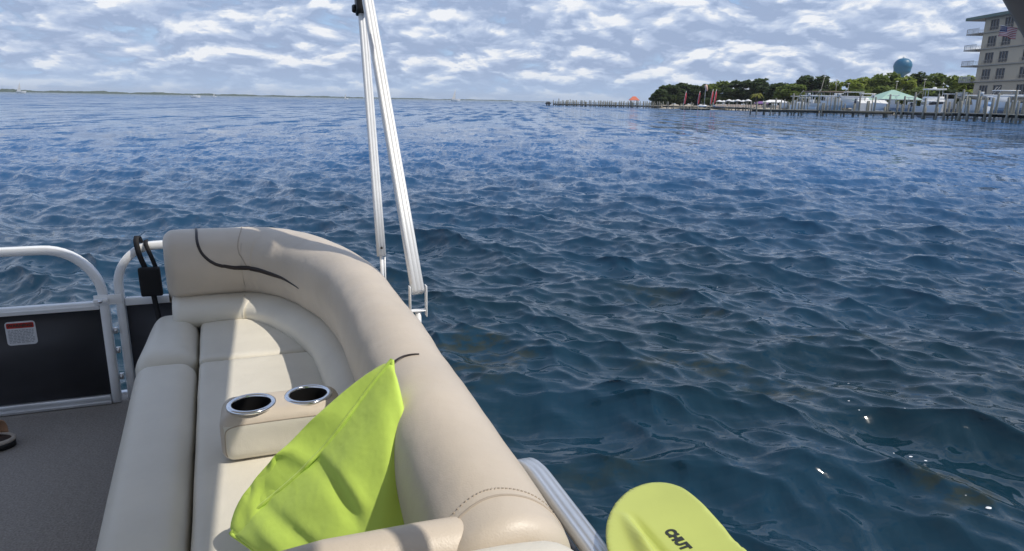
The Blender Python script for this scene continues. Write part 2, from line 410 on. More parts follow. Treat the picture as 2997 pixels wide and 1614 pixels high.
    def add(a, b):
        x = n.new('ShaderNodeVectorMath'); x.operation = 'ADD'; L.new(a, x.inputs[0]); L.new(b, x.inputs[1]); return x.outputs[0]
    fine = scl(slopes(7.0, 3, (1.0, 0.42, 1)), rng_(dist, 3, 25, 0.24, 1.05))
    mid = scl(slopes(0.75, 4, (1.0, 0.42, 1)), rng_(dist, 6, 38, 0.0, 1.6))
    big = scl(slopes(0.16, 3, (1.0, 0.40, 1)), rng_(dist, 35, 140, 0.0, 1.1))
    # wind rows: long bands of steeper and flatter chop that still read far out
    def rows(sx, sy, d0, d1, k, det):
        mp = n.new('ShaderNodeMapping'); mp.inputs['Scale'].default_value = (sx, sy, 1); L.new(pos, mp.inputs[0])
        z = n.new('ShaderNodeTexNoise'); z.inputs['Scale'].default_value = 1; z.inputs['Detail'].default_value = det; L.new(mp.outputs[0], z.inputs['Vector'])
        v = n.new('ShaderNodeVectorMath'); v.operation = 'SUBTRACT'; L.new(z.outputs['Color'], v.inputs[0]); v.inputs[1].default_value = (.5, .5, .5)
        return scl(v.outputs[0], rng_(dist, d0, d1, 0.0, k))
    far_ = add(rows(0.85, 0.075, 22, 70, 1.7, 2), rows(0.42, 0.012, 70, 200, 1.9, 2))
    tot = add(add(add(fine, mid), big), far_)
    flat = n.new('ShaderNodeVectorMath'); flat.operation = 'MULTIPLY'; L.new(tot, flat.inputs[0]); flat.inputs[1].default_value = (1, 1, 0)
    nn = n.new('ShaderNodeVectorMath'); nn.operation = 'NORMALIZE'; L.new(add(g.outputs['Normal'], flat.outputs[0]), nn.inputs[0])
    L.new(nn.outputs[0], p.inputs['Normal'])
    return m
water, WV = build_water(); water.data.materials.append(water_material())

# far shore: low wooded land some kilometres off, highest on the left
def far_shore():
    V = []; F = []; nx = 520; rows = ((0, 0.0), (4, 0.35), (30, 1.0), (260, 1.05), (700, 0.7), (900, -0.2))
    for i in range(nx):
        u = -260 + i * (1500 + 260) / (nx - 1)
        d = ray(u, 268 + 0.0184 * u); Y = 2600 + 900 * max(0, u) / 1000 + 180 * mnoise.noise(Vector((u * 0.006, 3, 0)))
        fall = max(0.0, min(1, (1360 - u) / 900))
        hgt = (5.0 + 6.0 * fall) * (0.75 + 0.5 * mnoise.fractal(Vector((u * 0.012, 0, 0)), 0.6, 2.0, 4)) + 1.2 * mnoise.noise(Vector((u * 0.35, 7, 0)))
        for (dy, k) in rows:
            t = (Y + dy) / d.y; V.append((d.x * t, Y + dy, -0.3 + max(0, k) * max(0.6, hgt + mnoise.noise(Vector((u * .4, dy * .05, 1))) * 1.0) if k > 0 else -0.5))
    m = len(rows)
    for i in range(nx - 1):
        for j in range(m - 1): a = i * m + j; F.append((a, a + m, a + m + 1, a + 1))
    wood = mat('far_woods', (0.030, 0.050, 0.030), 0.9, col2=(0.06, 0.085, 0.045), vscale=0.02, spec=0.1)
    o = ob('far_shore', V, F, wood, smooth=False); o['kind'] = 'structure'
far_shore()
# ------------------------------------------------------------------ the pontoon boat
boat = Thing('pontoon_boat', 'pontoon boat with grey carpeted deck, charcoal fence panels and aluminium rails', 'boat', (-0.8, 0.8, 0))
deck = boat.part('deck', bevbox(-2.05, 0.47, -2.6, 3.12, -0.06, 0.0, 0.006), CARPET)
boat.part('deck_trim', merge(bevbox(-2.06, 0.49, 3.121, 3.15, -0.09, 0.006), bevbox(0.471, 0.50, -2.6, 3.12, -0.09, 0.006), bevbox(-2.09, -2.051, -2.6, 3.12, -0.09, 0.006)), ALU)
def hull(a):
    prof = []
    path = [(a, b, -0.42) for b in np.linspace(-3.2, 2.9, 30)] + [(a, 2.98, -0.42), (a, 3.05, -0.41), (a, 3.1, -0.4)]
    sc_ = [0.05, 0.5, 0.8] + [1] * 27 + [0.97, 0.8, 0.35]
    return tube(path, circ(0.29, 24), scale=sc_)
for a in (-1.75, 0.17): boat.part('pontoon', hull(a), ALU)
boat.part('crossbeam', merge(*[box(-1.95, 0.4, b, b + .06, -0.13, -0.061) for b in np.arange(-2.3, 3.0, .5)]), ALU)

RT = grooved(0.032, 0.034)
def arc(a0, z0, a1, z1, n=9, first='up'):
    """quarter turn between a vertical and a horizontal run"""
    out = []
    for k in range(n + 1):
        t = k / n * PI / 2
        if first == 'up': out.append((a0 + (a1 - a0) * (1 - math.cos(t)), z0 + (z1 - z0) * math.sin(t)))
        else: out.append((a0 + (a1 - a0) * math.sin(t), z0 + (z1 - z0) * (1 - math.cos(t))))
    return out
GB = 3.035
# stern gate: arched frame, dark panel, rails, warning label
g_path = [(-1.62, 0.655), (-1.3, 0.657), (-1.0, 0.659), (-0.83, 0.659)] + arc(-0.83, 0.659, -0.641, 0.455, 12, 'out')[1:] + [(-0.641, 0.3), (-0.641, 0.15), (-0.641, 0.004)]
gate = boat.part('gate', tube([(a, GB, z) for a, z in g_path], RT, up=(0, 1, 0)), ALUW)
boat.part('mid_rail', merge(bevbox(-1.62, -0.659, GB - .015, GB + .015, 0.408, 0.440, .004), bevbox(-1.62, -0.659, GB - .018, GB + .012, 0.421, 0.426, .001)), ALUW, gate)
boat.part('bottom_rail', merge(bevbox(-1.62, -0.659, GB - .016, GB + .016, 0.005, 0.040, .004), bevbox(-1.62, -0.659, GB - .024, GB - .017, 0.004, 0.016, .001)), ALU, gate)
boat.part('panel', box(-1.62, -0.659, GB - .004, GB + .004, 0.041, 0.407), PANEL, gate)
def lab(x0, x1, z0, z1, y, r=0.012, n=5, th=0.0012):
    pts = []
    for (cx, cz, a0) in ((x1 - r, z1 - r, 0), (x0 + r, z1 - r, 90), (x0 + r, z0 + r, 180), (x1 - r, z0 + r, 270)):
        for k in range(n + 1): t = rad(a0 + 90 * k / n); pts.append((cx + r * math.cos(t), cz + r * math.sin(t)))
    m = len(pts); V = [(x, y, z) for x, z in pts] + [(x, y + th, z) for x, z in pts]
    return V, [tuple(range(m))] + [tuple(range(m, 2 * m))[::-1]] + [(i, i + m, (i + 1) % m + m, (i + 1) % m) for i in range(m)]
lx0, lx1, lz0, lz1 = -0.987, -0.886, 0.287, 0.383
yl = GB - .0062
lb = boat.part('warning_label', lab(lx0, lx1, lz0, lz1, yl), WHITEL, gate, False, 'white warning label with red band and rows of small print')
boat.part('red_band', lab(lx0 + .005, lx1 - .005, lz1 - .027, lz1 - .006, yl - .0012, .004), REDL, gate, False)
# small print: "WARNING" in the red band, unreadable lines below it
def text(body, size, m, name, parent, M, ext=0.0004, align='CENTER', bold=0.0):
    cu = bpy.data.curves.new(name, 'FONT'); cu.body = body; cu.size = size; cu.extrude = ext; cu.align_x = align; cu.align_y = 'CENTER'; cu.offset = bold
    o = bpy.data.objects.new(name, cu); COL.objects.link(o)
    me = bpy.data.meshes.new_from_object(o); bpy.data.objects.remove(o); bpy.data.curves.remove(cu)
    me.transform(M); me.materials.clear(); me.materials.append(m); o = bpy.data.objects.new(name, me); COL.objects.link(o); o.parent = parent
    return o
oB = Vector(boat.org)
text('WARNING', 0.017, INK, 'lettering', gate, Matrix.Translation(Vector(((lx0 + lx1) / 2, yl - .0024, lz1 - .0165)) - oB) @ Matrix.Rotation(PI / 2, 4, 'X'), bold=.0004)
ln_ = []
for k in range(9):
    z = lz1 - .034 - k * .0062; x = lx0 + .008
    while x < lx1 - .012:
        w = random.uniform(.005, .016); w = min(w, lx1 - .008 - x); ln_.append(box(x, x + w, yl - .0011, yl - .0004, z - .0032, z)); x += w + .003
boat.part('small_print', merge(*ln_), GREYL, gate, False)
# stern fence section beside the lounge
p2 = [(-0.588, 0.004), (-0.588, 0.15), (-0.588, 0.3), (-0.588, 0.49)] + arc(-0.588, 0.49, -0.44, 0.652, 12, 'up')[1:] + [(-0.40, 0.653), (-0.2, 0.653), (0.05, 0.653)]
sf = boat.part('fence_section', tube([(a, 3.065, z) for a, z in p2], RT, up=(0, 1, 0)), ALUW)
boat.part('mid_rail', bevbox(-0.570, 0.0, 3.05, 3.08, 0.408, 0.440, .004), ALUW, sf)
boat.part('bottom_rail', bevbox(-0.570, 0.0, 3.049, 3.081, 0.005, 0.040, .004), ALU, sf)
boat.part('panel', box(-0.570, 0.0, 3.061, 3.069, 0.041, 0.407), PANEL, sf)
latch = boat.part('latch', merge(bevbox(-0.672, -0.572, 3.012, 3.0165, 0.428, 0.470, .0015), bevbox(-0.672, -0.62, 2.996, 3.0115, 0.440, 0.458, .004)), ALUW)
boat.part('bolt', tf(lathe([(0.0, .004), (.006, .004), (.008, .001), (.008, 0)], 10), Matrix.Translation((-0.646, 2.995, .449)) @ Matrix.Rotation(PI / 2, 4, 'X')), STEEL, latch)
for z in (.10, .215, .30): boat.part('gate_stop', box(-0.622, -0.607, 3.03, 3.05, z, z + .022), ALU)
# side fence section beside the foreground seat
s_path = [(-2.6, 0.604), (-1.5, 0.604), (-0.5, 0.604), (0.3, 0.604), (0.7, 0.604), (1.0, 0.604)] + arc(1.0, 0.604, 1.165, 0.45, 12, 'out')[1:] + [(1.165, .3), (1.165, .1), (1.165, .004)]
sd = boat.part('side_rail', tube([(0.425, b, z) for b, z in s_path], grooved(0.024, 0.036, .0022, .005), up=(1, 0, 0)), ALU)
boat.part('panel', box(0.421, 0.429, -2.55, 1.145, 0.03, 0.56), PANEL, sd)
s2 = boat.part('aft_side_rail', tube([(0.425, b, z) for b, z in [(1.22, .004), (1.22, .3), (1.22, .38)] + arc(1.22, .38, 1.30, .46, 8, 'up')[1:] + [(1.6, .46), (2.2, .46), (2.9, .46), (3.0, .46)]], grooved(0.03, 0.032), up=(1, 0, 0)), ALUW)
boat.part('panel', box(0.421, 0.429, 1.245, 3.0, 0.03, 0.44), PANEL, s2)

# ------------------------------------------------------------------ lounge seat
lounge = Thing('lounge_seat', 'beige L-shaped vinyl lounge seat with rolled backrest along the right rail', 'seat', (0.0, 1.9, 0))
out_pts = [(.362, .692), (.363, .85), (.364, 1.1), (.366, 1.4), (.365, 1.7), (.360, 1.95), (.348, 2.17), (.322, 2.37), (.277, 2.575), (.205, 2.77), (.105, 2.925), (-.03, 3.005), (-.17, 3.018), (-.28, 3.012), (-.395, 3.002)]
OUT = catmull(out_pts, 10)
seg = np.linalg.norm(np.diff(OUT, axis=0), axis=1); SL = np.concatenate([[0], np.cumsum(seg)]); STOT = SL[-1]
def path_at(s):
    x = np.interp(s, SL, OUT[:, 0]); y = np.interp(s, SL, OUT[:, 1])
    e = 0.02; t = np.array([np.interp(s + e, SL, OUT[:, 0]) - np.interp(s - e, SL, OUT[:, 0]), np.interp(s + e, SL, OUT[:, 1]) - np.interp(s - e, SL, OUT[:, 1])])
    t /= np.linalg.norm(t); return np.array([x, y]), t, np.array([-t[1], t[0]])
def sweep_back(prof, kfun, s0, s1, er0, er1, ns=130, wob=0.0035, seed=0, shrink_c=None):
    """rolled cushion: the closed section follows the path, its ends rounded over"""
    P = catmull(prof, 5, closed=True); M_ = len(P); c = P.mean(0) if shrink_c is None else np.array(shrink_c)
    stations = []
    for k in range(8): t = k / 8 * PI / 2; stations.append((s0 + er0 * (1 - math.sin(t)) * 0 + er0 * (1 - math.cos(t)) * 0 + er0 * (math.sin(0)), 1))
    stations = []
    nE = 9
    for k in range(nE + 1): t = PI / 2 * k / nE; stations.append((s0 + er0 * (1 - math.sin(t)) if False else s0 + er0 * (1 - math.cos(t)), er0 * (1 - math.sin(t))))
    for s in np.linspace(s0 + er0, s1 - er1, ns)[1:-1]: stations.append((s, 0.0))
    for k in range(nE + 1): t = PI / 2 * k / nE; stations.append((s1 - er1 * (1 - math.sin(t)), er1 * (1 - math.cos(t))))
    # inward normals of the section, for an even inset at the ends
    nx = np.roll(P, -1, 0) - np.roll(P, 1, 0); nrm = np.stack([nx[:, 1], -nx[:, 0]], 1); nrm /= np.linalg.norm(nrm, axis=1, keepdims=True) + 1e-9
    if ((P - c) * nrm).sum() < 0: nrm = -nrm
    V = []; F = []
    for (s, inset) in stations:
        k = kfun(s); Q = P - nrm * inset; o, t, inw = path_at(s)
        for j in range(M_):
            d = Q[j, 0] * k; z = Q[j, 1]
            p = np.array([o[0] + inw[0] * d, o[1] + inw[1] * d, z])
            p += wob * np.array(mnoise.noise_vector(Vector((p[0] * 5 + seed, p[1] * 5, p[2] * 5)))) + wob * .5 * np.array(mnoise.noise_vector(Vector((p[0] * 14 + seed, p[1] * 14, p[2] * 14))))
            V.append(tuple(p))
    n = len(stations)
    for i in range(n - 1):
        for j in range(M_): a = i * M_ + j; b = i * M_ + (j + 1) % M_; F.append((a, b, b + M_, a + M_))
    for (row, fl) in ((0, False), (n - 1, True)):
        cidx = len(V); V.append(tuple(np.mean([V[row * M_ + j] for j in range(M_)], axis=0)))
        for j in range(M_):
            a = row * M_ + j; b = row * M_ + (j + 1) % M_; F.append((cidx, b, a) if not fl else (cidx, a, b))
    return V, F
BACK = [(.045, .42), (.012, .50), (.004, .58), (.006, .655), (.022, .705), (.052, .732), (.095, .742), (.135, .734), (.168, .708), (.186, .67), (.192, .625), (.188, .58), (.176, .535), (.158, .497), (.10, .47)]
def kb(s): return 1.0 + 0.32 * (max(0, min(1, (s - 1.55) / 0.75)) ** 1.2)
def fixn(o):
    bm = bmesh.new(); bm.from_mesh(o.data); bmesh.ops.recalc_face_normals(bm, faces=bm.faces); bm.to_mesh(o.data); bm.free(); return o
back = fixn(lounge.part('backrest', sweep_back(BACK, kb, 0.0, STOT, .03, .04), VINYL))
ROLL_ = [(.09, .49), (.15, .497), (.20, .487), (.228, .462), (.236, .435), (.228, .405), (.20, .385), (.12, .385)]
lounge.part('bolster', sweep_back(ROLL_, kb, 0.3, STOT - .01, .02, .03, ns=110, wob=.002, seed=5), SEATV); fixn(lounge.e.children[-1])
seam = lambda b: -0.112 - 0.058 * b
def cush(left, b0, b1, seed):
    if left:
        def wp(x, y, z):
            k = (x + .42) / .2; lo = -0.338 - 0.073 * (y - 1.0); return (lo + (seam(y) - .003 - lo) * k, y, z)
        return cushion(-.42, -.22, b0, b1, .27, .412, .055, .012, 20, wp, .002, seed)
    def wp(x, y, z):
        k = (x + .22) / .42; hi = .20; return (seam(y) + .003 + (hi - seam(y)) * k, y, z)
    return cushion(-.22, .20, b0, b1, .29, .410, .022, .006, 20, wp, .002, seed)
# the cushions stay clear of the curved corner: the rear ones are cut back to the bolster line
c1 = lounge.part('seat_cushion', cush(True, .79, 2.335, 1), SEATV, label='long left front roll of the seat')
c2 = lounge.part('seat_cushion', cush(False, .79, 2.305, 2), SEATV, label='long flat seat cushion under the cup holder')
def rearL(x, y, z):
    k = (x + .42) / .2; lo = -0.445; return (lo + (seam(y) - .003 - lo) * k, y, z)
c3 = lounge.part('seat_cushion', cushion(-.42, -.22, 2.345, 2.86, .25, .418, .06, .014, 18, rearL, .003, 3), SEATV, label='short rounded seat cushion at the stern end')
def rearR(x, y, z):
    k = (x + .22) / .42; hi = .12 - .34 * max(0, (y - 2.31) / .54) ** 1.5 * 0.6; return (seam(y) + .003 + (hi - seam(y)) * k, y, z)
c4 = lounge.part('seat_cushion', cushion(-.22, .20, 2.315, 2.85, .29, .412, .022, .006, 18, rearR, .002, 4), SEATV, label='corner seat cushion below the curved back')
lounge.part('seat_base', merge(bevbox(-.33, .36, .70, 2.55, .004, .285, .01), bevbox(-.33, .20, 2.555, 2.93, .004, .285, .01)), BLACKP)
lounge.part('piping', tube([(-.337 - .073 * (b - 1), b, .335) for b in np.linspace(.85, 2.30, 20)], circ(.0035, 6)), THREAD)
# transverse arm at the near end and its end seam
def armw(x, y, z):
    return (x, y, z - .16 * max(0, .03 - x))
arm = lounge.part('armrest', cushion(-.52, .246, .706, .792, .30, .722, .042, .008, 24, armw, .003, 9), VINYL)
bv = bvh_of(back); bO = lounge.org
STR1 = [(-.275, 3.0, .745), (-.262, 2.86, .742), (-.255, 2.79, .70), (-.232, 2.755, .66), (-.185, 2.735, .622), (-.12, 2.72, .602), (-.03, 2.66, .595), (.04, 2.58, .595), (.085, 2.47, .585)]
lounge.part('accent_stripe', ribbon(bv, STR1, [.006, .009, .010, .010, .011, .013, .018, .016, .009, .0015], .0005, bO), STRIPE, back)
STR2 = [(.16, 1.25, .62), (.165, 1.265, .66), (.185, 1.285, .70), (.21, 1.30, .73), (.24, 1.31, .745), (.275, 1.305, .74)]
lounge.part('accent_stripe', ribbon(bv, STR2, [.026, .027, .022, .016, .009, .0015], .0005, bO), STRIPE, back)
lounge.part('seam', ribbon(bv, [(-.10, 3.0, .74), (-.10, 2.86, .74), (-.115, 2.77, .69), (-.10, 2.73, .61)], [.004], .0002, bO, h=.0012), THREAD, back)
lounge.part('seam', ribbon(bv, [(.18, .735, .60), (.175, .745, .66), (.19, .755, .70), (.25, .765, .74), (.31, .755, .73), (.35, .735, .69), (.36, .72, .6)], [.004], .0002, bO, h=.0014), THREAD, back)
st = catmull([(.178, .752, .64), (.19, .77, .70), (.25, .782, .745), (.31, .77, .73), (.352, .75, .69)], 12); sv = []
for p in st:
    co, no, _, _ = bv.find_nearest(Vector(p) - Vector(bO)); co = co + Vector(bO)
    sv.append(tf(box(-.0018, .0018, -.0007, .0007, -.0005, .0012), Matrix.Translation(co) @ no.to_track_quat('Z', 'X').to_matrix().to_4x4()))
lounge.part('stitching', merge(*sv), THREAD, back)

# foreground seat: only the top of its back shows
fore = Thing('forward_seat', 'pale beige vinyl seat back in front of the lounge at the bottom edge', 'seat', (0.05, .5, 0))
def fw(x, y, z): return (x, y - .16 * max(0, x - .25) - .02 * max(0, .1 - x), z - .12 * max(0, -x))
fore.part('backrest', cushion(-.42, .340, .44, .700, .30, .738, .055, .010, 22, fw, .003, 21), SEATV)
fore.part('seat_cushion', cushion(-.42, .30, -.25, .495, .28, .40, .05, .01, 12, None, .002, 22), SEATV)
fore.part('seat_base', bevbox(-.33, .36, -.22, .66, .004, .279, .01), BLACKP)

# ------------------------------------------------------------------ cup holder
cup = Thing('cup_holder', 'beige vinyl cup holder block with two chrome rings on the seat', 'cup holder', (0.0, 1.65, .414))
CH = [(-.066, 1.628, .0), (.066, 1.642, .0)]
RC = .046
def holder():
    """rounded block with two round openings cut in the top"""
    x0, x1, y0, y1, z0, z1, r = -.138, .142, 1.566, 1.712, .414, .532, .032
    V, F = cushion(x0, x1, y0, y1, z0, z1, r, .004, 26)
    return V, F
def cyl(r, h, n):
    V = [(r * math.cos(2 * PI * k / n), r * math.sin(2 * PI * k / n), z) for z in (0, h) for k in range(n)]
    return V, [tuple(range(n))[::-1], tuple(range(n, 2 * n))] + [(k, (k + 1) % n, n + (k + 1) % n, n + k) for k in range(n)]
body = cup.part('body', holder(), VINYL)
for (x, y, _) in CH:
    cutter = ob('cutter', *tf(cyl(RC, .2, 40), Matrix.Translation((x - cup.org[0], y - cup.org[1], .441 - cup.org[2]))), BLACKP, cup.e, smooth=False); bpy.context.view_layer.update()
    md = body.modifiers.new('cut', 'BOOLEAN'); md.operation = 'DIFFERENCE'; md.object = cutter; md.solver = 'EXACT'
    dg = bpy.context.evaluated_depsgraph_get(); me = bpy.data.meshes.new_from_object(body.evaluated_get(dg)); body.modifiers.clear(); body.data = me
    bpy.data.objects.remove(cutter)
cb = bvh_of(body)
body.data.materials.clear(); body.data.materials.append(VINYL); body.data.materials.append(SEATV)
for pl in body.data.polygons:
    c = pl.center
    pl.material_index = 1 if (pl.normal.y < -.55 and c.y < 1.60 - cup.org[1] and abs(c.x) < .128 and c.z < .51 - cup.org[2]) else 0
cup.part('seam', ribbon(cb, [(-.128, 1.572, .430), (-.128, 1.572, .47), (-.124, 1.57, .498), (-.10, 1.568, .510), (-.04, 1.566, .513), (.05, 1.566, .513), (.105, 1.568, .510), (.128, 1.57, .498), (.132, 1.572, .47), (.132, 1.572, .43)], [.003], .0001, cup.org, h=.001), THREAD)
for (x, y, _) in CH:
    z = .5365
    cup.part('ring', lathe([(.0445, -.006), (.0445, .001), (.046, .0028), (.050, .0036), (.0545, .0026), (.057, .0003), (.0572, -.004), (.050, -.006), (.0445, -.006)], 40, (x, y, z)), STEEL)
    cup.part('well', lathe([(.0440, -.002), (.0435, -.06), (.041, -.088), (.0, -.088)], 32, (x, y, z)), BLACKP)

# ------------------------------------------------------------------ pillow
pil = Thing('throw_pillow', 'bright lime green throw pillow leaning in the corner of the lounge seat', 'pillow', (.08, 1.2, .41))
def pillow():
    C1, C2, C3, C4 = [np.array(p) for p in ((.198, 1.18, .785), (-.104, 1.22, .46), (.04, 1.02, .42), (.212, 1.05, .44))]
    n = 56; V = []; F = []
    FD = np.array([.05, -.16, .012]); BD = np.array([-.085, .095, .035])
    e1 = C2 - C1; w1 = C4 - C1; nn = np.cross(e1, w1); nn /= np.linalg.norm(nn)
    def pt(i, j, side):
        u = i / n * 2 - 1; v = j / n * 2 - 1
        q = 1 - 0.03 * (1 - v * v) ** 1.0; r = 1 - 0.03 * (1 - u * u)
        uu = u * q; vv = v * r
        s, t = (uu + 1) / 2, (vv + 1) / 2
        p = C1 * (1 - s) * (1 - t) + C2 * s * (1 - t) + C3 * s * t + C4 * (1 - s) * t
        b = ((1 - u * u) * (1 - v * v)) ** 0.43
        d = 0.0; p = p + (FD if side > 0 else BD * (side < 0)) * b
        # folds: a few creases running in from the seam and the corners
        def crease(u0, v0, u1, v1, w, h):
            du, dv = u1 - u0, v1 - v0; L = math.hypot(du, dv); k = ((u - u0) * du + (v - v0) * dv) / (L * L); k = min(1, max(0, k))
            dist = math.hypot(u - u0 - k * du, v - v0 - k * dv); return h * math.exp(-(dist / w) ** 2) * math.sin(PI * min(1, .15 + k * .85))
        if side > 0: d += crease(.02, -1, .08, -.45, .07, -.012) + crease(-.08, -1, -.1, -.5, .06, .006) + crease(.62, -1, .5, -.4, .07, -.010) + crease(.75, -1, .82, .2, .07, .008) + crease(-.75, -.8, -.3, -.1, .10, -.007)
        else: d -= crease(.05, -1, .1, -.3, .08, -.012) + crease(.5, -1, .55, -.3, .08, .007) + crease(-.4, -1, -.3, -.4, .10, -.006)
        p = p + nn * d + nn * side * .006 * mnoise.noise(Vector((u * 3.1, v * 3.1, side * 4))) * b
        # the seam sags towards the low corner
        sag = (1 - v) / 2; p = p + np.array([.004, -.012, -.012]) * (sag ** 2) * math.sin(PI * min(1, max(0, (u + 1) / 2))) ** 2
        return tuple(p)
    for side in (1, -1):
        for i in range(n + 1):
            for j in range(n + 1): V.append(pt(i, j, side))
    m = (n + 1) ** 2
    for k in range(2):
        for i in range(n):
            for j in range(n):
                a = k * m + i * (n + 1) + j; q = (a, a + n + 1, a + n + 2, a + 1); F.append(q if k == 0 else q[::-1])
    edge = [pt(i, 0, 0) for i in range(n + 1)] + [pt(n, j, 0) for j in range(1, n + 1)] + [pt(i, n, 0) for i in range(n - 1, -1, -1)] + [pt(0, j, 0) for j in range(n - 1, 0, -1)]
    return (V, F), edge
pv, pe = pillow()
cover = pil.part('cover', pv, LIME)
bm = bmesh.new(); bm.from_mesh(cover.data); bmesh.ops.remove_doubles(bm, verts=bm.verts, dist=1e-5); bmesh.ops.recalc_face_normals(bm, faces=bm.faces); bm.to_mesh(cover.data); bm.free()
pil.part('piping', tube(pe + [pe[0]], circ(.0042, 6), cap=False), LIME)

# ------------------------------------------------------------------ paddle lying over the side rail
pad = Thing('paddle', 'lime green plastic kayak paddle blade sticking out beside the side rail', 'paddle', (.53, .80, .62))
PO = [(.585, .60), (.560, .545), (.52, .505), (.47, .475), (.436, .47), (.408, .50), (.398, .56), (.400, .64), (.409, .70), (.419, .737), (.432, .768), (.448, .796), (.468, .821), (.492, .844), (.522, .863), (.547, .869), (.565, .867), (.581, .858), (.593, .842), (.600, .82), (.601, .78), (.598, .746), (.594, .712), (.589, .68)]
PC = catmull(PO, 5, closed=True)
ax = np.array([-.152, -.988]); lt = np.array([.988, -.152]); sp0 = np.array([.482, .812])
def surf(x, y):
    q = np.array([x, y]) - sp0; s = q @ ax; l = q @ lt
    z = .641 + .010 * (l / .1) ** 2 * (1 if l > 0 else .6) - .03 * max(0, -s - .0) ** 1.0 * .4
    w = .004 + .014 * max(0, min(1, s / .30)); h = .015 * max(0, min(1, s / .08))
    z += h * math.exp(-(l / (w + .002)) ** 2) - .007 * max(0, min(1, s / .05)) * math.exp(-((l - w * 1.9 - .004) / (.5 * w + .003)) ** 2)
    return z
def blade():
    from mathutils.geometry import delaunay_2d_cdt
    P2 = [Vector((p[0], p[1])) for p in PC]; n0 = len(P2); cen = PC.mean(0)
    pts = list(P2)
    xs = np.arange(.39, .61, .0045); ys = np.arange(.46, .88, .0065)
    def inside(x, y):
        c = False
        for i in range(n0):
            x1, y1 = PC[i]; x2, y2 = PC[i - 1]
            if (y1 > y) != (y2 > y) and x < (x2 - x1) * (y - y1) / (y2 - y1) + x1: c = not c
        return c
    for x in xs:
        for y in ys:
            if inside(x, y) and np.min(np.hypot(PC[:, 0] - x, PC[:, 1] - y)) > .003: pts.append(Vector((x, y)))
    vs, es, fs, *_ = delaunay_2d_cdt(pts, [(i, (i + 1) % n0) for i in range(n0)], [], 1, 1e-6)
    V = []; F = []; top = {}
    m = len(vs)
    dm = [float(np.min(np.hypot(PC[:, 0] - v.x, PC[:, 1] - v.y))) for v in vs]
    for v, d in zip(vs, dm): V.append((v.x, v.y, surf(v.x, v.y) - .002 * max(0, 1 - d / .004) ** 2))
    for v, d in zip(vs, dm): V.append((v.x, v.y, surf(v.x, v.y) - .006 + .002 * max(0, 1 - d / .004) ** 2))
    cnt = {}
    for f in fs:
        F.append(tuple(f)); F.append(tuple(i + m for i in f[::-1]))
        for a, b in zip(f, f[1:] + f[:1]): cnt[(a, b)] = 1
    for (a, b) in cnt:
        if (b, a) not in cnt: F.append((b, a, a + m, b + m))
    return V, F
bl = pad.part('blade', blade(), PADDLE)
k0 = sp0 + ax * .24; k1 = sp0 + ax * 1.30
pad.part('shaft', tube([(k0[0] + (k1[0] - k0[0]) * t, k0[1] + (k1[1] - k0[1]) * t, .642) for t in np.linspace(0, 1, 5)], circ(.0148, 18)), BLACKP)
def pad_text(body, x, y, size):
    o = text(body, size, INK, 'lettering', bl, Matrix.Identity(4), ext=.0002, align='LEFT', bold=.0014)
    for v in o.data.vertices:
        px = x + v.co.y; py = y - v.co.x * 0.86; v.co = (px - pad.org[0], py - pad.org[1], surf(px, py) + .0006 + v.co.z - pad.org[2])
pad_text('CHUT', .522, .746, .0205)

# ------------------------------------------------------------------ bimini top
bim = Thing('bimini_top', 'white aluminium bimini frame with two grooved poles above the stern corner', 'bimini', (.425, 2.2, .55))
PT = grooved(0.034, 0.036, .0018, .004)
def pole(p0, p1, prof=PT, up=(1, 0, 0)):
    return tube([Vector(p0).lerp(Vector(p1), t) for t in np.linspace(0, 1, 6)], prof, up=up)
m0, m1 = Vector((.405, 1.925, .695)), Vector((.388, 2.625, 1.60)); md_ = (m1 - m0)
q0, q1 = Vector((.40, 2.555, .668)), Vector((.405, 2.885, 1.60)); qd_ = (q1 - q0)
CZ = 1.90
mtop = m0 + md_ * ((CZ - .02 - m0.z) / md_.z); qtop = q0 + qd_ * ((CZ - .02 - q0.z) / qd_.z)
bim.part('main_pole', pole(m0, mtop), ALUW)
bim.part('brace_pole', pole(q0, qtop, grooved(.030, .032, .0016, .004)), ALUW)
def bracket(p, d):
    x, y, z = p
    d = d.normalized()
    return merge(bevbox(x - .026, x - .0225, y - .012, y + .012, z - .055, z + .02, .001), bevbox(x + .0225, x + .026, y - .012, y + .012, z - .075, z + .02, .001), bevbox(x - .0222, x + .0222, y - .011, y + .011, z - .058, z - .054, .001),
                 bevbox(x - .02, x + .02, y - .02, y + .02, .477, .490, .003), tube([(x, y, .489), (x, y, z - .057)], circ(.009, 10), up=(1, 0, 0)))
bim.part('bracket', bracket(m0, md_), ALUW)
bim.part('bracket', merge(tube([q0 + Vector((0, 0, -.18)), q0 + Vector((0, .0, .006))], circ(.007, 10), up=(1, 0, 0)), tube([q0 + Vector((.012, 0, -.18)), q0 + Vector((.012, .0, -.004))], circ(.003, 8), up=(1, 0, 0)), bevbox(q0.x - .02, q0.x + .02, q0.y - .02, q0.y + .02, .477, .490, .003)), ALUW)
bim.part('bolt', tf(lathe([(0, .004), (.004, .004), (.005, 0)], 10), Matrix.Translation(q0 + qd_ * .035 + Vector((0, -.018, 0))) @ Matrix.Rotation(PI / 2, 4, 'X')), BLACKP)
hq = q0 + qd_ * .985
bim.part('hinge', merge(tf(bevbox(-.022, .022, -.03, .03, -.035, .16, .006), Matrix.Translation(hq + Vector((-.004, -.01, .015))) @ Matrix.Rotation(-.34, 4, 'X'))), BLACKP)
bim.part('hinge_knob', tf(lathe([(0, .012), (.012, .012), (.016, .006), (.016, 0), (0, 0)], 14), Matrix.Translation(hq + Vector((-.027, 0, 0))) @ Matrix.Rotation(-PI / 2, 4, 'Y')), BLACKP)
hm = m0 + md_ * 1.03
